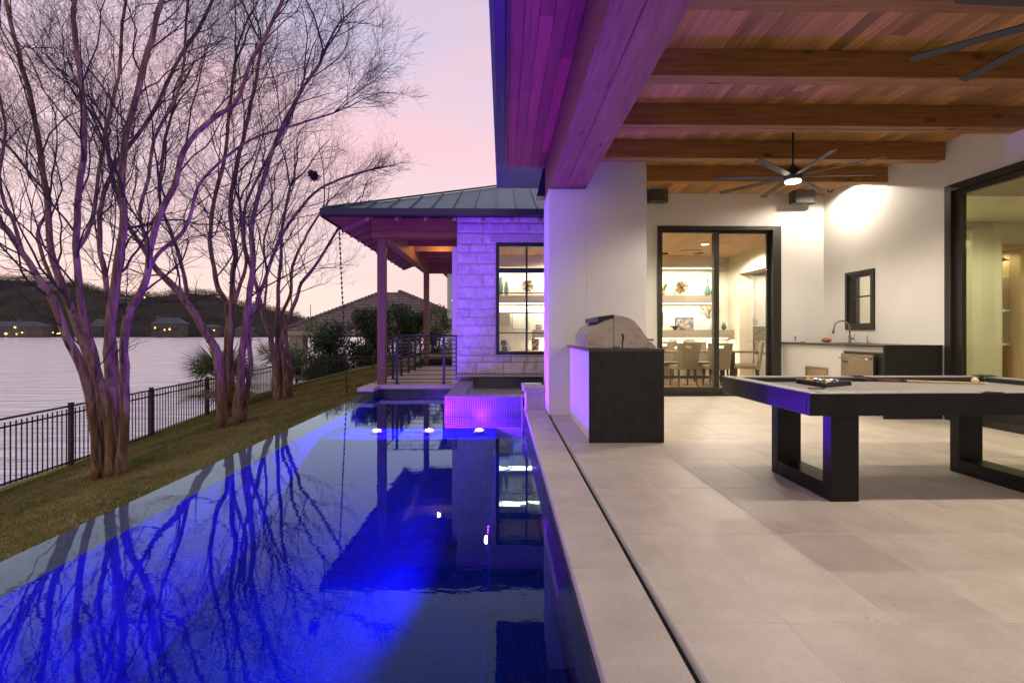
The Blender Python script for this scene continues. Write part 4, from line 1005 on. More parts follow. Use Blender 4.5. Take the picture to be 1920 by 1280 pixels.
for k, (x_, lab) in enumerate(((4.05, "round recessed ceiling lamp just before the glass door"),)):
    g = thing("wall_downlight", lab, "lamp", (x_, 8.42, CZ-.02))
    lathe("trim_ring", g, [(.055,-.012),(.07,-.004),(.07,-.001)], (x_,8.42,CZ), M['white'], 16); lathe("lens", g, [(.045,-.013),(.05,-.0125)], (x_,8.42,CZ), M['lamp'], 16)
    lamp("bulb", 'SPOT', (x_,8.42,CZ-.05), 120, LAMPC, .03, par=g, spot_size=R(120), spot_blend=.5)
# ceiling fans
def make_fan(loc, label, rot0):
    x, y, z = loc
    g = thing("ceiling_fan", label, "ceiling fan", (x, y, z), "ceiling fans on long rods")
    tube("rod", g, [(x,y,z+.16),(x,y,CZ-.05)], .014, M['black'], 8); lathe("canopy", g, [(.02,-.09),(.07,-.06),(.075,-.001)], (x,y,CZ), M['black'], 16)
    lathe("motor", g, [(.07,.0),(.115,.015),(.12,.06),(.10,.12),(.05,.17),(.02,.2)], (x,y,z), M['fan'], 20)
    lathe("light_disc", g, [(.095,-.006),(.09,-.022),(.05,-.034)], (x,y,z), M['lamp'], 20)
    for k in range(8):
        a = rot0+k*math.pi/4; c, s_ = math.cos(a), math.sin(a)
        bm = bmesh.new(); V = []
        r0, r1, wd, tl_ = .10, .98, .042, R(10)
        pr = [(-wd,-.0035),(wd,-.0035),(wd,.0035),(-wd,.0035)]
        pts = []
        for (r, ww) in ((r0, .7), (r0+.15, 1), (r1-.03, 1.0), (r1, .8)):
            for (p, q) in pr:
                p *= ww; t = p*math.cos(tl_)-q*math.sin(tl_); h = p*math.sin(tl_)+q*math.cos(tl_)
                pts.append((x+r*c-t*s_, y+r*s_+t*c, z+.05+h))
        F = []
        for i in range(3):
            for q in range(4): F.append((i*4+q, i*4+(q+1) % 4, (i+1)*4+(q+1) % 4, (i+1)*4+q))
        F += [(3,2,1,0), (12,13,14,15)]
        mk("blade", g, pts, F, M['fan'])
    lamp("bulb", 'SPOT', (x,y,z-.06), 225, LAMPC, .085, par=g)
    return g
make_fan((3.69, 6.45, 3.12), "grey eight bladed ceiling fan with a lit lamp before the glass door", R(39))
make_fan((3.80, 3.15, 3.20), "nearer ceiling fan of which only blade tips reach into the upper right corner", R(2))

lamp("patio_fill", 'SPOT', (3.8, -.6, 3.2), 170, LAMPC, .09)  # added fill lamp behind the camera to brighten the floor, no fixture
# ================================================================== POOL TABLE
TX0, TX1, TY0, TY1, TZ = 2.12, 4.70, 3.50, 4.92, .77
pt = thing("pool_table", "black framed pool table with grey felt and open square legs", "pool table", (3.41, 4.21, 0))
ap_ = .16
box("apron", pt, TX0, TX1, TY0, TY0+.04, TZ-ap_, TZ-.004, M['tableblack'], .004)
box("apron", pt, TX0, TX1, TY1-.04, TY1, TZ-ap_, TZ-.004, M['tableblack'], .004)
box("apron", pt, TX0, TX0+.04, TY0+.0402, TY1-.0402, TZ-ap_, TZ-.004, M['tableblack'], .004)
box("apron", pt, TX1-.04, TX1, TY0+.0402, TY1-.0402, TZ-ap_, TZ-.004, M['tableblack'], .004)
box("table_bed", pt, TX0+.05, TX1-.05, TY0+.05, TY1-.05, TZ-.12, TZ-.045, M['felt'])
rw_ = .115; mxT = (TX0+TX1)/2; ph = .075
def rail(x0, x1, y0, y1): box("rail_top", pt, x0, x1, y0, y1, TZ-.045, TZ, M['rail'], .003)
rail(TX0+.12, mxT-ph, TY0+.002, TY0+rw_); rail(mxT+ph, TX1-.12, TY0+.002, TY0+rw_)
rail(TX0+.12, mxT-ph, TY1-rw_, TY1-.002); rail(mxT+ph, TX1-.12, TY1-rw_, TY1-.002)
rail(TX0+.002, TX0+rw_, TY0+.12, TY1-.12); rail(TX1-rw_, TX1-.002, TY0+.12, TY1-.12)
def cush(poly, nm="cushion"): prism(nm, pt, poly, 'Z', TZ-.042, TZ-.008, M['cushion'])
c_ = .045
for (x0, x1) in ((TX0+.17, mxT-ph-.0), (mxT+ph, TX1-.17)):
    cush([(x0-.03,TY0+rw_+.001),(x1,TY0+rw_+.001),(x1-.02,TY0+rw_+c_),(x0+.02,TY0+rw_+c_)])
    cush([(x0-.03,TY1-rw_-.001),(x1,TY1-rw_-.001),(x1-.02,TY1-rw_-c_),(x0+.02,TY1-rw_-c_)])
cush([(TX0+rw_+.001,TY0+.14),(TX0+rw_+.001,TY1-.14),(TX0+rw_+c_,TY1-.19),(TX0+rw_+c_,TY0+.19)]); cush([(TX1-rw_-.001,TY0+.14),(TX1-rw_-.001,TY1-.14),(TX1-rw_-c_,TY1-.19),(TX1-rw_-c_,TY0+.19)])
for (cx, cy, sgx, sgy) in ((TX0,TY0,1,1),(TX1,TY0,-1,1),(TX0,TY1,1,-1),(TX1,TY1,-1,-1)):
    x_ = cx+sgx*.0; p = [(cx+sgx*.004,cy+sgy*.004),(cx+sgx*.119,cy+sgy*.004),(cx+sgx*.119,cy+sgy*.03),(cx+sgx*.085,cy+sgy*.045),(cx+sgx*.045,cy+sgy*.085),(cx+sgx*.03,cy+sgy*.119),(cx+sgx*.004,cy+sgy*.119)]
    prism("rail_corner", pt, p, 'Z', TZ-.045, TZ-.0005, M['rail'])
    lathe("pocket", pt, [(.062,-.14),(.07,-.02),(.078,.0)], (cx+sgx*.095,cy+sgy*.095,TZ-.012), M['plastic'], 14)
for cy, sg in ((TY0, 1), (TY1, -1)):
    lathe("pocket", pt, [(.055,-.12),(.062,-.02),(.07,.0)], (mxT,cy+sg*.075,TZ-.012), M['plastic'], 14)
pl_ = prism("pocket_liner", pt, [(mxT-.075,TY0+.002),(mxT+.075,TY0+.002),(mxT+.075,TY0+.022),(mxT-.075,TY0+.022)], 'Z', TZ-.045, TZ+.002, M['plastic'])
prism("pocket_liner", pt, [(mxT-.075,TY1-.02),(mxT+.075,TY1-.02),(mxT+.075,TY1),(mxT-.075,TY1)], 'Z', TZ-.045, TZ+.002, M['plastic'])
# far right corner pocket liner stands up black
lathe("pocket_liner", pt, [(.085,-.03),(.092,.008),(.075,.012)], (TX1-.075,TY1-.075,TZ), M['plastic'], 14)
for k in range(5):
    for yy in (TY0+.06, TY1-.06): lathe("sight", pt, [(.007,.0005),(.006,.0016)], (TX0+.37+.30*k+(.3 if k > 2 else 0)*0+(.28 if k >= 3 else 0), yy, TZ), M['slot'], 8)
for k in range(3): lathe("sight", pt, [(.007,.0005),(.006,.0016)], (TX0+.06, TY0+.36+.35*k, TZ), M['slot'], 8)
for lx in (2.30, 3.85):
    lg = box("leg", pt, lx, lx+.20, 3.55, 3.645, .0, TZ-ap_-.002, M['tableblack'], .003)
    box("leg", pt, lx, lx+.20, 4.25, 4.345, .0, TZ-ap_-.002, M['tableblack'], .003)
    box("leg_stretcher", pt, lx+.0005, lx+.1995, 3.646, 4.249, .0, .115, M['tableblack'], .003)
box("table_slate", pt, TX0+.06, TX1-.06, TY0+.06, TY1-.06, TZ-ap_+.002, TZ-.121, M['tableblack'])
# ball rack
fz = TZ-.045
rkc = onZ(1573, 716, fz)
rack = thing("ball_tray", "black tray of fifteen numbered balls on the felt", "ball tray", (2.81, 4.44, fz))
def rp(px, py, z=fz): p = onZ(px, py, z); return (p.x, p.y)
A, B, C, D_ = rp(1492,714), rp(1553,727.5), rp(1600,722), rp(1556,709)
A = (A[0],A[1]); qd = [Vector(q) for q in (A,B,C,D_)]
# regularise: centre, two axes
b0, b1 = qd[0], qd[1]; b2 = qd[2]
cx_, cy_ = 2.335, 3.93
rad = .195
trc = Vector((0,0)); ang0 = R(-62)
trip = []
def tri_tray():
    ctr = Vector((2.81, 4.44)); r_ = .235
    cs = [ctr+Vector((math.cos(R(a)), math.sin(R(a))))*r_ for a in (239, 359, 119)]
    for k in range(3):
        p, q = cs[k], cs[(k+1) % 3]; d = (q-p).normalized(); nrm = Vector((d.y, -d.x))
        pa, pb = p+d*.012, q-d*.012
        mk("tray_side", rack, [(pa.x,pa.y,fz+.001),(pb.x,pb.y,fz+.001),((pb-nrm*.016).x,(pb-nrm*.016).y,fz+.001),((pa-nrm*.016).x,(pa-nrm*.016).y,fz+.001),(pa.x,pa.y,fz+.042),(pb.x,pb.y,fz+.042),((pb-nrm*.016).x,(pb-nrm*.016).y,fz+.042),((pa-nrm*.016).x,(pa-nrm*.016).y,fz+.042)],
           [(0,3,2,1),(4,5,6,7),(0,1,5,4),(1,2,6,5),(2,3,7,6),(3,0,4,7)], M['plastic'])
        lathe("tray_corner", rack, [(.016,.001),(.018,.02),(.016,.043)], (p.x-( p-ctr).normalized().x*.008, p.y-(p-ctr).normalized().y*.008, fz), M['plastic'], 10)
    return ctr, cs
ctr, cs = tri_tray()
BALLS = [("yellow",(.75,.45,.02),0),("blue",(.01,.03,.35),0),("red",(.45,.01,.01),0),("purple",(.08,.01,.20),0),("orange",(.8,.2,.02),0),("green",(.0,.12,.05),0),("maroon",(.16,.01,.015),0),("black",(.006,.006,.006),0),
         ("yellow",(.75,.45,.02),1),("blue",(.01,.03,.35),1),("red",(.45,.01,.01),1),("purple",(.08,.01,.20),1),("orange",(.8,.2,.02),1),("green",(.0,.12,.05),1),("maroon",(.16,.01,.015),1)]
def ballmat(nm, c, stripe):
    m, t, b = newmat("ball_"+nm); setp(b, .08, 0, .6); n = t.nodes.new; l = t.links.new
    tcn = n("ShaderNodeTexCoord"); sp = n("ShaderNodeSeparateXYZ"); l(tcn.outputs["Object"], sp.inputs[0])
    ab = n("ShaderNodeMath"); ab.operation = 'ABSOLUTE'; l(sp.outputs["Z"], ab.inputs[0])
    lt = n("ShaderNodeMath"); lt.operation = 'LESS_THAN'; l(ab.outputs[0], lt.inputs[0]); lt.inputs[1].default_value = .016 if stripe else 1
    sx = n("ShaderNodeVectorMath"); sx.operation = 'DISTANCE'; l(tcn.outputs["Object"], sx.inputs[0]); sx.inputs[1].default_value = (0,-.0285,0)
    l2 = n("ShaderNodeMath"); l2.operation = 'GREATER_THAN'; l(sx.outputs["Value"], l2.inputs[0]); l2.inputs[1].default_value = .010
    mu = n("ShaderNodeMath"); mu.operation = 'MULTIPLY'; l(lt.outputs[0], mu.inputs[0]); l(l2.outputs[0], mu.inputs[1])
    mx_ = n("ShaderNodeMixRGB"); l(mu.outputs[0], mx_.inputs[0]); mx_.inputs[1].default_value = (.78,.72,.58,1); mx_.inputs[2].default_value = (*c, 1); l(mx_.outputs[0], b.inputs["Base Color"]); return m
order = [3, 14, 8, 1, 12, 6, 10, 2, 9, 13, 5, 11, 7, 4, 0]
pos = []
apx_ = cs[1]; dA = (cs[0]-cs[1]).normalized(); dB = (cs[2]-cs[1]).normalized(); br = .0285
start = apx_-((apx_-ctr).normalized())*.102
for row in range(5):
    for q in range(row+1):
        p = start+dA*(2*br*1.01)*(row-q)+dB*(2*br*1.01)*q; pos.append(p)
words_ = ["first","second","third"]
for k, p in enumerate(pos):
    nm, c, s_ = BALLS[order[k % 15]]
    o = ball("billiard_ball", None, (p.x,p.y,fz+br+.001), br, ballmat(nm+("_stripe" if s_ else ""), c, s_), u=20, v=12)
    o.rotation_euler = (random.random()*1.2-.6, random.random()*1.2-.6, random.random()*6)
    tag(o, (f"striped {nm} and white billiard ball in the black tray" if s_ else f"solid {nm} billiard ball in the black tray"), "billiard ball", "balls in the tray")
cb = onZ(1828, 719, fz)
tag(ball("cue_ball", None, (cb.x,cb.y,fz+br+.001), br, plain("ivory_ball", (.78,.66,.34), .1, spec=.6), u=20, v=12), "cream cue ball beside the cue tip on the felt", "billiard ball")
ca, cbb = onZ(1600, 714.5, fz), onZ(1851, 720, fz)
ca = Vector((ca.x+.02, ca.y-.0, fz+.016)); cbb = Vector((cbb.x, cbb.y+.0, fz+.007))
def cl(t): return ca+(cbb-ca)*t
cue = thing("cue_stick", "maple cue stick with dark wood grip lying across the felt", "cue stick", ca)
tube("butt", cue, [cl(0), cl(.10)], [.0155,.0150], M['plastic'], 10); tube("grip", cue, [cl(.1005), cl(.36)], [.0150,.0125], plain("red_brown_grip", (.13,.045,.02), .3, var=.5, vscale=30), 10)
tube("collar", cue, [cl(.3605), cl(.40)], [.0126,.0120], M['plastic'], 10); tube("shaft", cue, [cl(.4005), cl(.985)], [.0118,.0072], plain("maple_shaft", (.58,.42,.24), .35), 10); tube("tip", cue, [cl(.9855), cl(1)], [.0068,.0062], M['white'], 8)
ck = onZ(1530, 729, TZ)
tube("rack_loop", rack, [(ck.x-.055,ck.y+.01,TZ+.004),(ck.x-.03,ck.y-.004,TZ+.004),(ck.x+.02,ck.y-.01,TZ+.004),(ck.x+.06,ck.y-.006,TZ+.004)], .005, M['plastic'], 6)

# ================================================================== DINING ROOM
def dining_chair(loc, rz_, label, first=[None]):
    if first[0] is not None:
        return dup(first[0], loc, rz_, label)
    g = thing("dining_chair", label, "chair", (0,0,0), "taupe upholstered dining chairs")
    box("seat", g, -.24, .24, -.20, .26, .38, .48, M['fabric'], .02)
    # tapered back with a hand slot
    xsb = [-1, -.30, .30, 1]; zs = [.40, .86, .915, .97]; V = []; F = []
    for yy in (0, 1):
        for z in zs:
            wdt = .215+(z-.4)*.09; y = -.22-(z-.4)*.12-(.045 if yy == 0 else 0)
            for u in xsb: V.append((u*wdt, y, z))
    for j in range(3):
        for i in range(3):
            if i == 1 and j == 1: continue
            a = j*4+i; F.append((a, a+1, a+5, a+4)); F.append((a+16, a+20, a+21, a+17))
    def side(a, b): F.append((a, a+16, b+16, b))
    for i in range(3): side(i+1, i); side(12+i, 13+i)
    for j in range(3): side(j*4, j*4+4); side(j*4+7, j*4+3)
    side(5, 9); side(10, 6); side(6, 5); side(9, 10)
    mk("backrest", g, V, F, M['fabric'])
    for sx in (-1, 1):
        tube("leg", g, [(sx*.20,.22,.38),(sx*.20,.23,.0)], [.024,.015], M['darkwood'], 6); tube("leg", g, [(sx*.19,-.2,.38),(sx*.20,-.24,.12),(sx*.21,-.30,.0)], [.024,.019,.015], M['darkwood'], 6)
    first[0] = g; g.location = loc; g.rotation_euler = (0,0,rz_); return g
dining_chair((4.03, 11.38, .0), R(3), "taupe dining chair with its back to the glass door, left of the door mullion")
dining_chair((4.75, 11.36, .0), R(-4), "taupe dining chair partly hidden by the middle mullion of the glass door")
dining_chair((4.12, 12.70, .0), R(180), "taupe dining chair on the far side of the table nearest the grill")
dining_chair((4.92, 12.72, .0), R(176), "taupe dining chair on the far side of the table below the framed photo")
dining_chair((3.32, 12.66, .0), R(184), "taupe dining chair on the far side hidden by the grill hood")
dining_chair((5.58, 11.62, .0), R(68), "taupe dining chair turned sideways at the right end of the table")
dt = thing("dining_table", "walnut dining table with dark legs inside the glass door", "table", (4.6, 12.1, 0))
box("tabletop", dt, 3.05, 5.98, 11.62, 12.50, .735, .775, M['tabletop'], .004)
for x in (3.55, 5.28): 
    for y in (11.75, 12.3): box("leg", dt, x, x+.09, y, y+.09, 0, .734, M['darkwood'])
box("stretcher", dt, 3.65, 5.27, 12.0, 12.06, .12, .18, M['darkwood'])
bs = thing("bar_stool", "slim dark framed bar stool in the opening to the kitchen", "stool", (6.75, 13.2, 0))
box("seat", bs, 6.55, 6.92, 12.95, 13.3, .64, .70, M['fabric'], .02); box("backrest", bs, 6.52, 6.56, 12.95, 13.3, .70, .99, M['fabric'], .01)
for (x, y) in ((6.56,12.97),(6.9,12.97),(6.56,13.28),(6.9,13.28)): tube("leg", bs, [(x,y,.64),(x+(.03 if x > 6.7 else -.03),y,0)], .012, M['darkwood'], 6)
for k, (px, pw) in enumerate(((1262, 17), (1293, 23))):
    p = onY(px, 641, 13.2)
    g = box("cushion", None, p.x-pw/2*13.2/960, p.x+pw/2*13.2/960, 13.15, 13.27, p.z-.12, p.z+.06, M['fabric'], .05)
    tag(g, ("beige cushion behind the chairs, the left one of two", "wider beige cushion behind the chairs under the framed photo")[k], "cushion")
hb = thing("bench_seat", "pale bench along the shelf wall holding two cushions", "bench", (4.4, 13.2, 0)); box("seat", hb, 3.2, 5.4, 12.99, 13.34, .42, .80, M['fabric'], .02); box("base", hb, 3.25, 5.35, 13.02, 13.3, 0, .418, M['cream'])
# ceiling fittings inside
for k, (px, py, lab) in enumerate(((1322,458,"nearer"),(1267,481,"farther"))):
    p = onZ(px, py, IZ-.004); 
    g = thing("recessed_light", f"{lab} lit recessed lamp in the wooden dining room ceiling", "lamp", p)
    lathe("trim_ring", g, [(.10,-.004),(.11,.0)], p, M['white'], 16); lathe("lens", g, [(.075,-.006),(.078,-.0045)], p, M['lamp'], 16)
    lamp("bulb", 'SPOT', (p.x,p.y,p.z-.04), 35, LAMPC, .06, par=g)
p = onZ(1295, 470, IZ-.004); g = tag(box("ceiling_vent", None, p.x-.22, p.x+.22, p.y-.10, p.y+.10, IZ-.012, IZ-.001, M['bronze']), "dark slotted air vent in the dining room ceiling", "vent")
for k in range(5): box("vent_slat", g, p.x-.2, p.x+.2, p.y-.085+.037*k, p.y-.07+.037*k, IZ-.018, IZ-.0125, M['white'])
p = onZ(1311, 475, IZ-.004); tag(lathe("ceiling_speaker", None, [(.13,-.006),(.135,.0)], p, M['speaker'], 18), "round grey in-ceiling speaker in the dining room", "speaker")
p = onY(1233, 475.5, 12.3); q = onY(1252, 475.5, 12.3)
g = thing("linear_pendant", "thin black bar pendant just inside the left of the glass door", "pendant lamp", (p.x, 12.3, p.z)); box("bar", g, p.x-1.0, q.x, 12.28, 12.32, p.z-.02, p.z+.02, M['black']); tube("cord", g, [(p.x-.3,12.3,p.z+.02),(p.x-.3,12.3,IZ)], .006, M['black'], 5)
for (x_, y_, z_, p_, c_) in ((3.0,12.8,3.12,85,LAMPC),(5.3,12.0,3.14,270,LAMPC),(2.2,11.0,3.12,45,LAMPC),(1.18,12.7,3.12,60,LAMPC),(7.6,12.6,3.0,190,LAMPC),(9.0,7.0,3.2,170,(1,.88,.66)),(9.45,9.75,2.7,18,LAMPC),(8.3,3.0,3.7,150,(1,.88,.66)),(7.3,8.6,3.2,70,(1,.88,.66))):
    lamp("room_light", 'SPOT', (x_,y_,z_), p_, c_, .08)

# ------------------------------------------------------------------ ornaments on the shelves
def px2(px, py, Y=13.62): return onY(px, py, Y)
teal = plain("teal_glass", (.06,.17,.17), .15, spec=.6); mint = plain("mint_glass", (.05,.30,.20), .15, spec=.6); dgreen = plain("dark_green_glass", (.012,.085,.045), .15, spec=.6); sage = plain("ribbed_green_vase", (.10,.19,.14), .35)
p = px2(1243, 553); U = 13.62/960
g = thing("potted_grass", "green grass plant in a terracotta pot on the upper shelf", "plant", (p.x, p.y, 2.181))
lathe("pot", g, [(.05,0),(.07,.13),(.062,.13)], (p.x,p.y,2.181), plain("terracotta_pot", (.48,.27,.13), .8), 14)
V = []; F = []
for k in range(70):
    a = random.random()*6.28; l_ = random.uniform(.18, .33); s_ = random.uniform(.02, .12); bx, by = .03*math.cos(a), .03*math.sin(a); b = len(V)
    V += [(p.x+bx-.004,p.y+by,2.30),(p.x+bx+.004,p.y+by,2.30),(p.x+bx+s_*math.cos(a)*.6,p.y+by+s_*math.sin(a)*.4,2.30+l_*.6),(p.x+bx+s_*1.3*math.cos(a),p.y+by+s_*.8*math.sin(a),2.30+l_)]; F += [(b,b+1,b+2),(b+1,b+3,b+2)]
mk("blades", g, V, F, plain("grass_green", (.10,.22,.04), .6))
def starburst(px, py, label, n=90, Y=13.62, r=.20):
    p = px2(px, py, Y); V = []; F = []
    g = thing("starburst_sculpture", label, "sculpture", (p.x, Y, p.z-r))
    ball("core", g, p, .045, M['darkwood'], u=10, v=6)
    brown = plain("bronze_ray", (.24,.14,.06), .4, metal=.3)
    for k in range(n):
        a = random.random()*6.283; e = random.uniform(-1.0, 1.0)*.8; d = Vector((math.cos(a)*math.cos(e), -math.sin(e)*.5, math.sin(a)*math.cos(e)))
        tubegeo([p+d*.03, p+d*r*random.uniform(.8, 1.05)], [.003,.009], 4, V, F)
    o = mk("rays", g, V, F, brown); o["kind"] = "stuff"
starburst(1278, 538, "spiky bronze starburst ornament on the upper shelf seen through the glass door")
lathe_v = lambda nm, px, py, prof, mat, lab, Y=13.6, n=16: tag(lathe(nm, None, prof, px2(px, py, Y), mat, n), lab, "vase")
tag(lathe("bottle_vase", None, [(.04,0),(.070,.05),(.074,.10),(.055,.19),(.022,.28),(.015,.38),(.02,.42),(.028,.45)], (px2(1326.5,552).x,13.6,2.181), teal, 16), "slender teal bottle vase on the upper shelf", "vase")
tag(lathe("bottle_vase", None, [(.035,0),(.062,.05),(.062,.11),(.04,.20),(.02,.26),(.024,.30)], (px2(1337.5,552).x,13.62,2.181), mint, 16), "mint green bottle vase beside the teal one, half behind the mullion", "vase")
x_ = px2(1241.5, 617).x
g = thing("totem_sculpture", "tall brass totem candlestick on the lower shelf", "sculpture", (x_, 13.6, 1.276)); brass = plain("dull_brass", (.25,.18,.08), .4, metal=.5)
lathe("upper_block", g, [(.03,.28),(.032,.44),(.028,.50)], (x_,13.6,1.276), brass, 8); lathe("lower_block", g, [(.02,.06),(.03,.10),(.03,.26),(.012,.28)], (x_,13.6,1.276), brass, 8); lathe("foot", g, [(.03,0),(.006,.01),(.005,.06)], (x_,13.6,1.276), M['black'], 8)
x_ = px2(1263.5, 617).x; tag(lathe("bowl", None, [(.05,0),(.045,.03),(.10,.075),(.155,.10),(.145,.10),(.09,.08)], (x_,13.52,1.276), M['darkwood'], 18), "dark footed bowl in front of the framed photo", "bowl")
tag(ball("stone_ornament", None, (px2(1271,617).x+.06,13.44,1.31), .04, plain("grey_stone_ornament", (.12,.13,.14), .6, var=.4, vscale=30), (2.0,1,.85)), "small grey stone ornament beside the dark bowl", "ornament")
a = px2(1267.5, 617.5); b_ = px2(1302, 595)
def pictmat(name, cols, scale=9):
    m, t, b = newmat(name); setp(b, .35, 0, .5); n = t.nodes.new; l = t.links.new
    tcn = n("ShaderNodeTexCoord"); vo = n("ShaderNodeTexVoronoi"); vo.inputs["Scale"].default_value = scale; l(tcn.outputs["Object"], vo.inputs["Vector"])
    sp = n("ShaderNodeSeparateColor"); l(vo.outputs["Color"], sp.inputs[0]); rp = n("ShaderNodeValToRGB"); rp.color_ramp.interpolation = 'CONSTANT'; l(sp.outputs[0], rp.inputs[0])
    rp.color_ramp.elements[0].color = (*cols[0], 1); rp.color_ramp.elements[1].position = 1/len(cols); rp.color_ramp.elements[1].color = (*cols[1], 1)
    for k, c in enumerate(cols[2:]): e = rp.color_ramp.elements.new((k+2)/len(cols)); e.color = (*c, 1)
    l(rp.outputs[0], b.inputs["Base Color"]); return m
g = thing("framed_photo", "black framed beach photograph of a family leaning on the lower shelf", "picture frame", ((a.x+b_.x)/2, 13.7, 1.276))
ring("frame", g, 'X', a.x, b_.x, 1.277, b_.z, .016, .016, .016, .016, 13.68, 13.70, M['black'])
box("print", g, a.x+.016, b_.x-.016, 13.692, 13.697, 1.293, b_.z-.016, pictmat("photo_print", [(.32,.34,.38),(.14,.15,.18),(.45,.42,.40),(.25,.22,.22)], 16))
ball("figure", g, ((a.x+b_.x)/2,13.690,1.38), .055, plain("sunlit_skin_tone", (.5,.24,.15), .6), (1.1,.06,1.0)); ball("figure", g, ((a.x+b_.x)/2-.03,13.689,1.45), .025, plain("sunlit_skin", (.5,.26,.17), .6), (1,.06,1)); ball("figure", g, ((a.x+b_.x)/2+.035,13.689,1.435), .022, plain("figure_shirt", (.4,.1,.06), .6), (1,.06,1))
x_ = px2(1328.5, 617).x
g = thing("flower_vase", "white cylinder vase with dried blossom and eucalyptus stems", "vase", (x_, 13.6, 1.276))
lathe("vase_body", g, [(.07,0),(.076,.02),(.074,.26),(.055,.285),(.05,.285)], (x_,13.6,1.276), M['white'], 18)
V = []; F = []; V2 = []; F2 = []; V3 = []; F3 = []
for k in range(16):
    a_ = random.uniform(.6, 2.6); l_ = random.uniform(.22, .42); d = Vector((math.cos(a_)*1.1, random.uniform(-.3, .3), math.sin(a_))); p0 = Vector((x_,13.6,1.55)); p1 = p0+d*l_*.5+Vector((0,0,.05)); p2 = p0+d*l_
    tubegeo([p0, p1, p2], .004, 4, V, F)
    for q in range(16):
        c = p1+(p2-p1)*random.random()*1.1+Vector([random.uniform(-.03, .03) for _ in range(3)]); s_ = .017; VV, FF = ((V2, F2) if (k % 3) else (V3, F3)); b = len(VV)
        VV += [c, c+Vector((s_,0,s_*.5)), c+Vector((0,-s_*.3,s_)), c+Vector((-s_*.6,0,s_*.5))]; FF.append((b,b+1,b+2,b+3))
mk("stems", g, V, F, M['twig']); o = mk("blossom", g, V2, F2, plain("dusty_pink_blossom", (.36,.20,.13), .8)); o["kind"] = "stuff"; o = mk("leaves", g, V3, F3, M['leafdark']); o["kind"] = "stuff"
x_ = px2(1356.5, 617).x; g = thing("green_vase", "dark green round vase with two pointed ears on the lower shelf", "vase", (x_, 13.6, 1.276))
lathe("vase_body", g, [(.03,0),(.06,.04),(.066,.08),(.05,.13),(.03,.155),(.026,.17)], (x_,13.6,1.276), dgreen, 16)
for s_ in (-1, 1): tube("ear", g, [(x_+s_*.022,13.6,1.44),(x_+s_*.035,13.6,1.50)], [.012,.003], dgreen, 6)
# things seen through the window of the stone wing
for k, (px, hgt, w_) in enumerate(((938.5, .50, .075), (949.5, .38, .062))):
    p = px2(px, 550); tag(lathe("ribbed_vase", None, [(w_*.6,0),(w_,hgt*.3),(w_*.95,hgt*.6),(w_*.55,hgt)], (p.x,13.6,2.181), sage, 10, False), ("taller ribbed green vase on the shelf behind the wing window", "shorter ribbed green vase on the shelf behind the wing window")[k], "vase")
starburst(989, 536, "spiky bronze starburst ornament seen through the window of the stone wing", r=.19)
a = px2(960.5, 617.5, 13.7); b_ = px2(990.5, 581, 13.7)
g = thing("framed_lettering", "large white print of black handwritten lines in a thin black frame", "picture frame", ((a.x+b_.x)/2, 13.7, 1.276))
ring("frame", g, 'X', a.x, b_.x, a.z, b_.z, .01, .01, .01, .01, 13.67, 13.69, M['black']); box("print", g, a.x+.011, b_.x-.011, 13.683, 13.688, a.z+.011, b_.z-.011, M['white'])
V = []; F = []
for r_ in range(9):
    z = b_.z-.07-r_*.046; x = a.x+.045
    while x < b_.x-.05:
        n_ = random.randint(3, 7); pts = [(x+q*.007, 13.681, z+.009*math.sin(q*2.1+r_)+random.uniform(-.004, .004)) for q in range(n_)]; tubegeo(pts, .0018, 3, V, F); x += n_*.007+.012
o = mk("handwriting", g, V, F, M['black']); o["kind"] = "stuff"
a = px2(935, 608, 13.6); b_ = px2(956, 587, 13.6); tag(box("wood_box", None, a.x-.1, b_.x, 13.5, 13.78, a.z, b_.z, M['oakx']), "plain oak wall box at the left behind the wing window", "cabinet")
p = px2(1010, 617, 13.6); tag(box("photo_block", None, p.x-.08, p.x+.08, 13.58, 13.61, 1.276, 1.42, pictmat("small_photo", [(.5,.5,.5),(.2,.2,.2),(.35,.33,.3)], 30)), "small grey photo block on the lower shelf behind the wing window", "picture frame")
dk = thing("desk", "pale desk behind the wing window", "desk", (.6, 13.3, 0)); box("desktop", dk, -.6, 1.3, 13.0, 13.79, .70, .74, M['oakx']); box("desk_leg", dk, -.55, -.5, 13.05, 13.7, 0, .699, M['oakx']); box("desk_leg", dk, 1.2, 1.25, 13.05, 13.7, 0, .699, M['oakx'])
p = px2(1004, 657, 13.5); tag(box("desk_photo", None, p.x-.10, p.x+.09, 13.45, 13.47, .741, 1.05, pictmat("desk_print", [(.35,.08,.05),(.12,.1,.1),(.5,.35,.3),(.05,.05,.06)], 14)), "small reddish photo standing on the desk", "picture frame")
g = thing("office_chair", "cream shelled office chair with black headrest behind the wing window", "chair", (.1, 12.9, 0))
p = onY(946, 640, 12.9)
prism("shell", g, [(-.17+p.x,.5),(-.19+p.x,.95),(-.14+p.x,1.10),(-.02+p.x,1.13),(.07+p.x,1.06),(.16+p.x,.80),(.26+p.x,.5)], 'Y', 12.86, 12.95, M['white'])
prism("pad", g, [(-.08+p.x,.5),(-.07+p.x,.85),(.05+p.x,.85),(.16+p.x,.5)], 'Y', 12.82, 12.858, M['plastic']); ball("headrest", g, (p.x-.02,12.83,.94), .075, M['plastic'], (1,.5,1)); box("seat", g, p.x-.25, p.x+.25, 12.5, 12.9, .42, .5, M['plastic'], .03); lathe("pedestal", g, [(.25,.0),(.03,.05),(.03,.42)], (p.x,12.7,0), M['nickel'], 10)

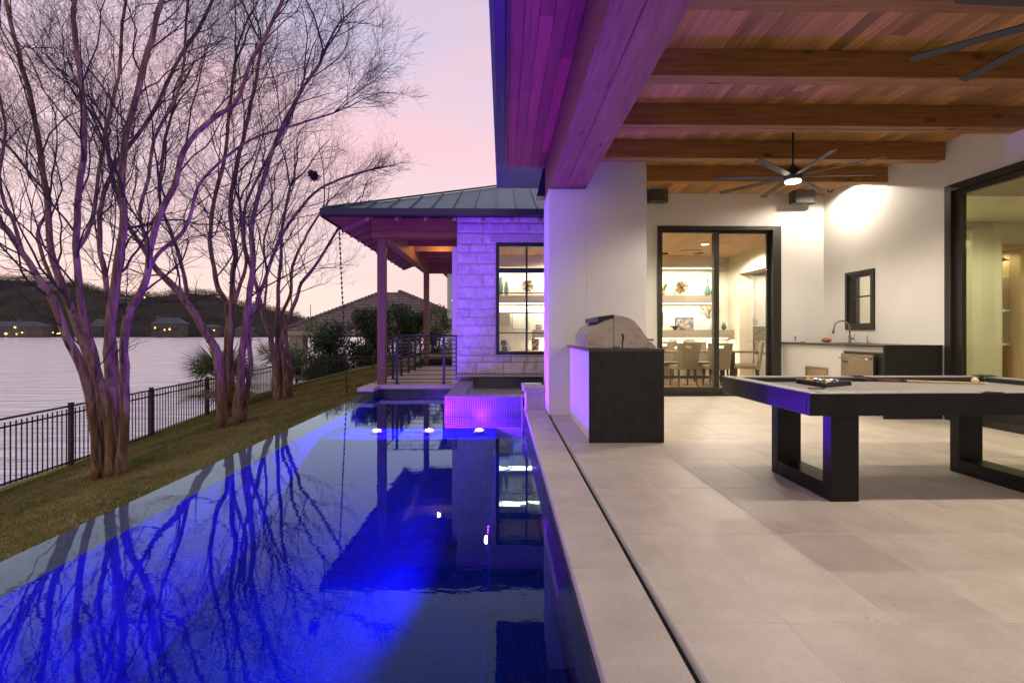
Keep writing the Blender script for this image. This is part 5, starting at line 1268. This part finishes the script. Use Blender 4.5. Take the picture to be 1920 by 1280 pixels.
# ================================================================== FENCES
def fence(label, P0, P1, zt0, zt1, zb0, zb1, posts, pick=.105, extra_ts=()):
    P0 = Vector(P0); P1 = Vector(P1); Ln = (P1-P0).length; d = (P1-P0)/Ln
    g = thing("metal_fence", label, "fence", (P0.x, P0.y, zb0))
    def zt(t): return zt0+(zt1-zt0)*t
    def zb(t): return zb0+(zb1-zb0)*t
    nrm = Vector((d.y, -d.x))
    def bar(nm, t0, t1, zf, hh, ww):
        a = P0+d*Ln*t0; b = P0+d*Ln*t1; V = []
        for (p, t) in ((a, t0), (b, t1)):
            for (s1, s2) in ((-1,-1),(1,-1),(1,1),(-1,1)): V.append((p.x+nrm.x*ww/2*s1, p.y+nrm.y*ww/2*s1, zf(t)+hh/2*s2))
        mk(nm, g, V, [(0,1,2,3),(7,6,5,4),(0,4,5,1),(1,5,6,2),(2,6,7,3),(3,7,4,0)], M['black_f'])
    for t0, t1 in zip(posts, posts[1:]):
        bar("rail", t0, t1, lambda t: zt(t)-.02, .035, .035); bar("rail", t0, t1, lambda t: zt(t)-.17, .03, .03); bar("rail", t0, t1, lambda t: zb(t)+.09, .03, .03)
        n = max(1, round((t1-t0)*Ln/pick))
        for k in range(1, n):
            t = t0+(t1-t0)*k/n; p = P0+d*Ln*t
            box("picket", g, p.x-.0085, p.x+.0085, p.y-.0085, p.y+.0085, round(zb(t)+.05, 3), round(zb(t)+.05, 3)+1.13, M['black_f'])
    for t in posts:
        p = P0+d*Ln*t; q = box("post", g, p.x-.035, p.x+.035, p.y-.035, p.y+.035, zb(t)-.25, zt(t)+.03, M['black_f']); box("post_cap", q, p.x-.042, p.x+.042, p.y-.042, p.y+.042, zt(t)+.031, zt(t)+.05, M['black_f'])
    return g
M['black_f'] = plain("weathered_black_fence", (.035,.032,.028), .5, spec=.4)
Yf0, Yf1 = 6.07, 19.9
def tt(y): return (y-Yf0)/(Yf1-Yf0)
def zl(y): return -.43+.021*(y-6.07) # top rail
fence("long black metal picket fence between the lawn and the lake", (-9.0,Yf0), (-8.6,Yf1), -.41, -.03, -1.72, -1.16, [tt(y) for y in (6.07,8.37,10.67,12.97,15.27,17.57,19.9)])
fence("black metal fence across the back of the lawn behind the third tree", (-8.6,19.9), (-3.3,19.2), .33, .33, -.95, -.88, [0,.36,.70,1.0])

# ================================================================== CRAPE MYRTLES
def smooth_path(P, k=4):
    out = []
    for i in range(len(P)-1):
        p0 = P[max(i-1, 0)]; p1 = P[i]; p2 = P[i+1]; p3 = P[min(i+2, len(P)-1)]
        for q in range(k):
            t = q/k; out.append(.5*((2*p1)+(p2-p0)*t+(2*p0-5*p1+4*p2-p3)*t*t+(3*p1-p0-3*p2+p3)*t**3))
    out.append(P[-1]); return out
def myrtle(label, base_px, Yb, stems, seed, crown_center, dens=1.0):
    rng = random.Random(seed)
    root = onY(base_px[0], base_px[1], Yb)
    g = thing("crape_myrtle", label, "tree", (root.x, Yb, root.z), "bare crape myrtles along the pool")
    V = []; F = []; V2 = []; F2 = []; VP = []; FP = []
    cc = Vector(crown_center)
    def grow(p, d, L_, r, lev):
        n = {1: 7, 2: 5, 3: 4, 4: 2}[lev]
        pts = [p.copy()]; dd = d.copy(); q = p.copy(); segs = []
        wob = {1: .20, 2: .24, 3: .28, 4: .32}[lev]
        for i in range(n):
            out_ = (q-cc); out_.z *= .2
            if out_.length > .01: out_.normalize()
            dd = dd+Vector((rng.gauss(0, wob), rng.gauss(0, wob), rng.gauss(0, wob)))+Vector((0,0,.09))+out_*.05; dd.normalize()
            q = q+dd*(L_/n)
            lim = 735-max(0, (q.z-2.8)/q.y*960-420)*.25
            if 943+960*q.x/q.y > lim+rng.gauss(-15, 42) and i > 0: n = i; break
            pts.append(q.copy()); segs.append(dd.copy())
        if len(segs) < 1: return
        n = len(segs)
        rr = [max(r*(1-.62*i/n), .0011) for i in range(n+1)]
        if lev <= 1: tubegeo(pts, rr, 5, V2, F2)
        else: tubegeo(pts, rr, 3, V2, F2)
        if lev == 4 or (lev == 3 and rng.random() < .5):
            if rng.random() < (.05 if lev == 4 else .02):
                c = pts[-1]
                for _ in range(6):
                    b = len(VP); s = rng.uniform(.008, .02); o_ = c+Vector((rng.gauss(0,.02), rng.gauss(0,.02), rng.gauss(0,.02)))
                    VP.extend([o_, o_+Vector((s, 0, s*.6)), o_+Vector((0, s, s)), o_+Vector((-s*.5, s*.3, -s*.7))]); FP.append((b,b+1,b+2)); FP.append((b,b+2,b+3))
        if lev < 4:
            nk = {1: 7, 2: 7, 3: 4}[lev]; nk = max(1, int(nk*dens+rng.random()))
            for k in range(nk):
                t = rng.uniform(.22, 1.0) if k else 1.0
                i = min(int(t*n), n-1); f = t*n-i; pp = pts[i]+(pts[i+1]-pts[i])*min(1, f)
                base = segs[i]; perp = base.cross(Vector((rng.gauss(0,1), rng.gauss(0,1), rng.gauss(0,1)))); 
                if perp.length < .01: continue
                perp.normalize(); a = rng.uniform(.35, .85)
                nd = (base*math.cos(a)+perp*math.sin(a)); 
                if nd.z < -.15: nd.z *= .3
                nd.normalize()
                grow(pp, nd, L_*rng.uniform(.42, .68), max(r*(1-.55*t)*.60, .0011), lev+1)
    for si, st_ in enumerate(stems):
        pts_px, w0, w1, dY = st_[:4]; lvl0 = st_[4] if len(st_) > 4 else 0
        n = len(pts_px); P = []; Rr = []
        ytop = root.z
        for i, (px, py) in enumerate(pts_px):
            t = i/(n-1); z_est = max(0, (base_px[1]-py)/900)
            Y_ = Yb+dY*z_est*1.6+(.05 if dY > 0 else -.05); P.append(onY(px, py, Y_)); Rr.append((w0+(w1-w0)*t**.8)*.78/2*Y_/960)
        # carry on above the picture
        sp = smooth_path(P, 4); m_ = len(sp)
        rad = [Rr[min(int(i/4), n-1)]+(Rr[min(int(i/4)+1, n-1)]-Rr[min(int(i/4), n-1)])*((i % 4)/4) for i in range(m_)]
        if lvl0 == 0: rad[0] *= 1.55; rad[1] *= 1.3; rad[2] *= 1.12
        for i in range(m_):
            j = mnoise.noise(sp[i]*3+Vector((si,0,0)))*.02; sp[i] = sp[i]+Vector((j, j*.5, 0)); rad[i] *= 1+.16*mnoise.noise(sp[i]*5+Vector((0,si,0)))
        Vt = []; Ft = []; tubegeo(sp, rad, 9, Vt, Ft)
        for kk in range(rng.randint(2, 5)):
            i = rng.randint(4, m_-2); a = rng.random()*6.283; o_ = Vector((math.cos(a), -abs(math.sin(a)), .25)).normalized()
            tubegeo([sp[i]+o_*rad[i]*.3, sp[i]+o_*rad[i]*1.15, sp[i]+o_*rad[i]*1.6], [rad[i]*.62, rad[i]*.42, rad[i]*.16], 7, Vt, Ft)
        mk("trunk" if lvl0 == 0 else "limb", g, Vt, Ft, M['bark'], True)
        # boughs from the upper part
        acc = 0
        for i in range(2, m_-1):
            seg = sp[i+1]-sp[i]; acc += seg.length
            h = sp[i].z-root.z
            step = .31/dens
            if h > 1.45 and acc > step and rng.random() < (.35 if h < 2.3 else 1.0):
                acc = 0
                base = seg.normalized(); perp = base.cross(Vector((rng.gauss(0,1), rng.gauss(0,1), rng.gauss(0,1)))).normalized(); a = rng.uniform(.35, .75)
                nd = base*math.cos(a)+perp*math.sin(a); nd.z = max(nd.z, .05); nd.normalize()
                small = h < 2.4
                grow(sp[i], nd, rng.uniform(.5, .9) if small else rng.uniform(1.1, 2.0), rad[i]*(.24 if small else .34), 3 if small else 1)
        e = (sp[-1]-sp[-3]).normalized()
        for k in range(3): 
            nd = e+Vector((rng.gauss(0,.3), rng.gauss(0,.3), rng.gauss(0,.2))); nd.normalize(); grow(sp[-1], nd, rng.uniform(1.4, 2.2), rad[-1]*.75, 1)
    Vr = []; Fr = []
    for k in range(9):
        a = k*.7+rng.random()*.4; l_ = rng.uniform(.12, .24)*(Yb/8); z0 = root.z
        tubegeo([Vector((root.x+.03*math.cos(a), Yb+.03*math.sin(a), z0+.22)), Vector((root.x+l_*.55*math.cos(a), Yb+l_*.55*math.sin(a), z0+.06)), Vector((root.x+l_*math.cos(a), Yb+l_*math.sin(a), z0-.05))], [.07,.055,.02], 6, Vr, Fr)
    mk("root_flare", g, Vr, Fr, M['bark'], True)
    me = bpy.data.meshes.new("crown"); me.from_pydata([tuple(v) for v in V2], [], F2); me.update()
    mk_o = link("crown", me, g, (0,0,0), M['twig']); mk_o["kind"] = "stuff"
    if VP: 
        o = mk("seed_pods", g, VP, FP, M['pod']); o["kind"] = "stuff"
    print("tree tris", len(F2)*2)
    return g
# traced trunks: (pixels), width at base, at end (pixels), lean in depth
T1 = [
 ([(188,893),(176,790),(158,700),(125,630),(100,565),(72,520),(45,480),(20,440),(-15,400),(-60,330),(-110,220)], 24, 9, -.5),
 ([(196,895),(190,780),(168,680),(140,600),(118,545),(104,500),(95,470),(90,385),(80,320),(60,200),(40,120),(15,20),(-10,-80)], 22, 8, .6),
 ([(206,897),(202,780),(182,690),(165,620),(152,560),(144,500),(143,440),(150,330),(160,270),(152,160),(140,60),(138,-40),(120,-140)], 20, 9, -.7),
 ([(212,897),(210,760),(205,660),(211,580),(216,530),(222,480),(232,430),(229,360),(232,280),(246,220),(266,140),(290,50),(312,-30),(330,-120)], 27, 9, .2),
 ([(222,895),(235,780),(232,660),(240,590),(262,555),(275,520),(279,480),(286,450),(300,405),(328,345),(345,280),(400,222),(440,195),(470,120),(500,60),(540,-20)], 22, 8, -.5),
 ([(218,896),(224,780),(216,680),(203,560),(194,500),(188,470),(186,420),(196,360),(222,300),(262,250),(300,190),(330,120),(380,40),(420,-60)], 14, 7, .9),
 ([(282,500),(303,470),(345,432),(372,350),(420,298),(470,262),(560,232),(625,212)], 11, 4, -.2, 1),
 ([(145,470),(168,430),(182,360),(188,300),(205,220),(225,120),(232,20),(250,-70)], 10, 6, .5, 1),
 ([(100,530),(70,440),(96,380),(60,330),(20,280),(-20,240)], 9, 5, .7, 1),
 ([(46,482),(28,420),(10,380),(0,330),(10,250),(0,180),(-20,100)], 9, 5, -.2, 1),
 ([(280,470),(262,400),(278,330),(290,260),(330,180),(345,110),(350,20),(360,-60)], 9, 5, .7, 1),
]
T2 = [
 ([(420,797),(412,700),(404,655),(372,602),(345,560),(320,530),(295,505),(270,468),(240,420),(215,350),(200,260)], 24, 8, -.7),
 ([(372,604),(352,555),(346,520),(336,478),(318,430),(300,370),(305,290),(320,220)], 11, 6, .4, 1),
 ([(424,797),(420,720),(424,650),(428,600),(423,565),(408,540),(401,500),(394,450),(400,380),(420,300),(430,210),(440,120)], 16, 7, .8),
 ([(435,799),(433,720),(432,650),(436,570),(437,520),(441,470),(432,400),(440,330),(460,240),(480,150),(490,80)], 18, 7, .1),
 ([(445,799),(450,700),(458,630),(464,580),(468,540),(475,500),(472,430),(490,350),(520,260),(560,180),(600,120)], 20, 7, -.6),
 ([(455,792),(462,740),(470,680),(466,620),(480,570),(496,530),(512,480),(542,420),(590,362),(640,335),(690,320)], 13, 5, .7),
 ([(436,575),(452,530),(462,490),(455,440),(462,380),(500,300),(540,230),(570,150)], 9, 5, -.2, 1),
]
T3 = [
 ([(524,751),(516,690),(510,650),(504,620),(490,580),(482,540),(470,500),(455,440),(450,380)], 17, 6, -.7),
 ([(530,752),(526,690),(520,640),(520,590),(522,540),(527,480),(530,420),(545,350)], 14, 6, .4),
 ([(536,752),(535,690),(529,640),(540,600),(555,562),(566,530),(590,500),(628,440),(650,400)], 14, 5, -.4),
 ([(542,751),(544,690),(537,640),(530,590),(545,550),(548,500),(570,450),(600,400)], 12, 5, .8),
 ([(506,625),(496,600),(497,560),(500,510),(495,450),(510,400)], 8, 4, .5, 1),
]
myrtle("largest bare multi-trunk crape myrtle, leftmost, nearest the camera", (205, 900), 7.7, T1, 5, (-5.9, 7.8, 2.2), .93)
myrtle("middle bare crape myrtle of the three, in front of the palm", (436, 801), 10.8, T2, 9, (-5.7, 10.8, 2.2), .80)
myrtle("smallest bare crape myrtle, farthest back beside the back fence", (532, 753), 13.9, T3, 21, (-5.9, 13.9, 2.2), .72)
# old bird nest in the middle tree
p = onY(587, 329, 10.6); V = []; F = []
for k in range(120):
    d = Vector((random.gauss(0,1), random.gauss(0,1), random.gauss(0,.8)))*.62; e = d.cross(Vector((random.random(), random.random(), random.random()))).normalized()*.09; c = p+d*.07; tubegeo([c-e, c+e], .006, 3, V, F)
tag(mk("bird_nest", None, V, F, M['pod']), "small dark ball of twigs caught in the bare branches left of the roof corner", "nest")["kind"] = "thing"

# ================================================================== PALM, SHRUBS, NEIGHBOUR
def fan_palm(x, y, z, label, n=26, r=.95):
    g = thing("fan_palm", label, "palm", (x, y, z))
    lathe("trunk", g, [(.16,0),(.20,.3),(.17,.8),(.12,1.0)], (x,y,z), M['palmdry'], 10)
    for k in range(n):
        a = random.random()*6.283; el = random.uniform(-.5, 1.25); dry = el < -.1
        d = Vector((math.cos(a)*math.cos(el), math.sin(a)*math.cos(el), math.sin(el))); top_ = Vector((x,y,z+.9))
        l_ = random.uniform(.45, .8); c = top_+d*l_; V = []; F = []
        tubegeo([top_, top_+d*l_*.5+Vector((0,0,.03)), c], [.012,.010,.008], 4, V, F)
        s1 = d.cross(Vector((0,0,1))); 
        if s1.length < .05: s1 = Vector((1,0,0))
        s1.normalize(); up_ = s1.cross(d).normalized(); m_ = 17
        for q in range(m_):
            t = (q/(m_-1)-.5)*R(205); dd = d*math.cos(t)+s1*math.sin(t)+up_*(.10*math.cos(t*2)); dd.normalize(); w_ = s1*math.cos(t)-d*math.sin(t)
            L2 = r*random.uniform(.62, .8)*(1-.15*abs(t)); b = len(V)
            V += [c-w_*.006, c+w_*.006, c+dd*L2*.5+w_*.022, c+dd*L2*.5-w_*.022, c+dd*L2+Vector((0,0,-.06))]; F += [(b,b+1,b+2,b+3), (b+3,b+2,b+4)]
        mk("frond", g, V, F, M['palmdry'] if dry else M['palm'])
    return g
p = onY(455, 730, 16.2); fan_palm(-8.15, 15.1, -1.15, "spiky green fan palm behind the middle tree by the fence", 44, 1.25)
fan_palm(-7.7, 17.6, -.9, "second fan palm half hidden between the middle and third trees", 22, 1.0)
def shrub(x, y, z, rx, ry, rz_, n, mat, label, seed, cat="shrub", leaf=.05, stems=6):
    rng = random.Random(seed); g = thing("evergreen_shrub", label, cat, (x, y, z), "shrubs behind the back fence"); V = []; F = []; Vs = []; Fs = []
    clumps = [(Vector((rng.gauss(0,.45)*rx, rng.gauss(0,.45)*ry, rz_*rng.uniform(.25, 1.9))), rng.uniform(.25, .5)*min(rx, rz_)) for _ in range(16)]
    for k in range(n):
        cl_, cr_ = rng.choice(clumps); d = Vector((rng.gauss(0,1), rng.gauss(0,1), rng.gauss(0,1))).normalized()*cr_*rng.random()**.4*1.2
        c = Vector((x,y,z))+cl_+d
        if c.z < z: c.z = z+.05
        s = leaf*rng.uniform(.7, 1.5); b = len(V); u_ = Vector((rng.gauss(0,1), rng.gauss(0,1), rng.gauss(0,1))).normalized(); v_ = u_.cross(Vector((rng.gauss(0,1), rng.gauss(0,1), rng.gauss(0,1)))).normalized()
        V += [c, c+u_*s+v_*s*.35, c+u_*s*2, c+u_*s-v_*s*.35]; F.append((b,b+1,b+2,b+3))
    for k in range(stems):
        a = rng.random()*6.283; e = Vector((x+rx*.6*math.cos(a), y+ry*.6*math.sin(a), z+rz_*rng.uniform(1, 1.8))); tubegeo([Vector((x,y,z)), Vector((x,y,z))*.5+e*.5+Vector((0,0,.2)), e], [.03,.02,.008], 5, Vs, Fs)
    mk("foliage", g, V, F, mat); mk("stems", g, Vs, Fs, M['twig'])
    return g
for k, (px, Yd, rx, top, n, mt, lab) in enumerate((
    (590, 22.0, .95, 606, 2600, 'leafpale', "loose pale green shrub left of the rain chain behind the back fence"),
    (632, 21.5, 1.0, 588, 5200, 'leafdark', "dark green shrub behind the rain chain"),
    (684, 22.0, 1.1, 572, 6500, 'leafdark', "tall dense evergreen shrub just left of the front porch post"),
    (742, 22.5, 1.0, 572, 7000, 'leafdark', "dense dark evergreen shrub between the two porch posts"),
    (775, 23.0, 1.0, 590, 5200, 'leafdark', "evergreen shrub left of the back porch post"),
    (815, 23.5, .8, 560, 2600, 'leafpale', "airy shrub with loose top right of the back porch post"),
    (556, 20.6, .45, 640, 700, 'leafpale', "thin low shrub at the corner of the back fence"))):
    p = onY(px, 700, Yd); zt_ = onY(px, top, Yd).z; z0 = -.8; hh = (zt_-z0)/2.05
    shrub(p.x, Yd, z0, rx, .9, hh, int(n*1.5), M[mt], lab, 40+k, leaf=.055)
# neighbour's tiled cabana, open to the lake on stone pillars
nb = thing("tiled_cabana", "neighbour's open cabana with hipped clay tile roof on stone pillars", "house", (-8, 36, -1))
NY = 33.0; ap1 = onY(722, 549, NY+7); ap2 = onY(748, 549, NY+7); el_ = onY(536, 613, NY); er_ = onY(905, 625, NY)
ez = 1.35; El = Vector((el_.x, NY, ez)); Er = Vector((er_.x+.5, NY, ez))
nC = 13
for k in range(nC):
    t0 = k/nC; t1 = (k+1)/nC
    a0 = El+(ap1-El)*t0; b0_ = Er+(ap2-Er)*t0; a1 = El+(ap1-El)*t1; b1_ = Er+(ap2-Er)*t1
    n = 46-2*k; V = []; F = []
    for i in range(n+1):
        u = i/n
        for (A_, B_, lift) in ((a0, b0_, .10), (a1, b1_, .02)):
            q = A_+(B_-A_)*u; wv = .05*abs(math.sin(i*math.pi/2)); V.append((q.x, q.y-(.04 if lift > .05 else 0), q.z+lift+wv+random.uniform(-.008, .008)))
    for i in range(n): a = i*2; F.append((a, a+2, a+3, a+1))
    b = len(V)
    for i in range(n+1): V.append((V[i*2][0], V[i*2][1]+.01, V[i*2][2]-.12))
    for i in range(n): F.append((b+i, b+i+1, (i+1)*2, i*2))
    mk("roof_course", nb, V, F, M['rooftile'])
for (A_, B_) in ((El, ap1), (Er, ap2)):
    n = 26
    for k in range(n):
        p0 = A_+(B_-A_)*(k/n); p1 = A_+(B_-A_)*((k+1)/n); V = []; F = []; tubegeo([p0+Vector((0,-.05,.16)), p1+Vector((0,-.05,.12))], [.15,.11], 6, V, F); mk("ridge_tile", nb, V, F, M['rooftile'])
mk("roof_side", nb, [El, (El.x, NY+14, ez), ap1], [(0,1,2)], M['rooftile']); mk("roof_side", nb, [Er, (Er.x, NY+14, ez), ap2], [(0,1,2)], M['rooftile'])
box("eave_board", nb, El.x, Er.x, NY-.02, NY+.06, ez-.28, ez-.02, M['tan'])
for px in (559, 700, 870):
    p = onY(px, 700, NY+1); box("pillar", nb, p.x-.45, p.x+.45, NY+.6, NY+1.5, -2.0, ez-.1, M['tan'])
box("terrace", nb, El.x-4, Er.x+4, 28.5, NY+14, -2.2, -1.55, M['tile'])
prism("awning", nb, [(onY(548,716,30).x,onY(548,716,30).z),(onY(600,668,30).x,onY(600,668,30).z),(onY(640,664,30).x,onY(640,664,30).z),(onY(660,716,30).x,onY(660,716,30).z)], 'Y', 30, 30.6, M['slot'])
g = thing("orange_kerb", "low orange strip along the neighbour's terrace behind the back fence", "edging", (-8, 28, -1.5)); box("strip", g, onY(570,723,28).x, onY(700,723,28).x, 27.9, 28.1, onY(570,726,28).z, onY(570,720.5,28).z, plain("orange_paint", (.6,.12,.04), .7))
wb = thing("white_neighbour_house", "pale stucco neighbour house edge with a dark window beside the stone wing", "house", (-3, 31, -1))
x0 = onY(838.5, 550, 30).x; x1 = x0+4
box("wall", wb, x0, x1, 30, 38, -2, onY(838,506,30).z, M['palewall']); box("wall_base", wb, x0-.05, x1, 29.95, 30, -2, -.5, M['tan'])
prism("roof", wb, [(x0-.45,onY(838,507,30).z),(x1+.5,onY(838,507,30).z),(x1+.5,onY(838,507,30).z+.2),(x0-.45,onY(838,507,30).z+.2)], 'Y', 29.4, 38.6, M['fr_roof'])
a = onY(849.5, 583, 29.98); b_ = onY(857, 536, 29.98); w_ = box("window", wb, a.x, a.x+1.2, 29.93, 29.999, a.z, b_.z, M['black']); box("pane", w_, a.x+.06, a.x+1.14, 29.92, 29.928, a.z+.06, b_.z-.06, M['fr_dark'])
sc_ = onY(849, 563.5, 29.85); s2 = box("wall_sconce", wb, sc_.x-.05, sc_.x+.05, 29.85, 29.93, sc_.z-.08, sc_.z+.08, M['black']); ball("sconce_bulb", s2, (sc_.x, 29.82, sc_.z), .06, M['lampfar'], u=8, v=6)
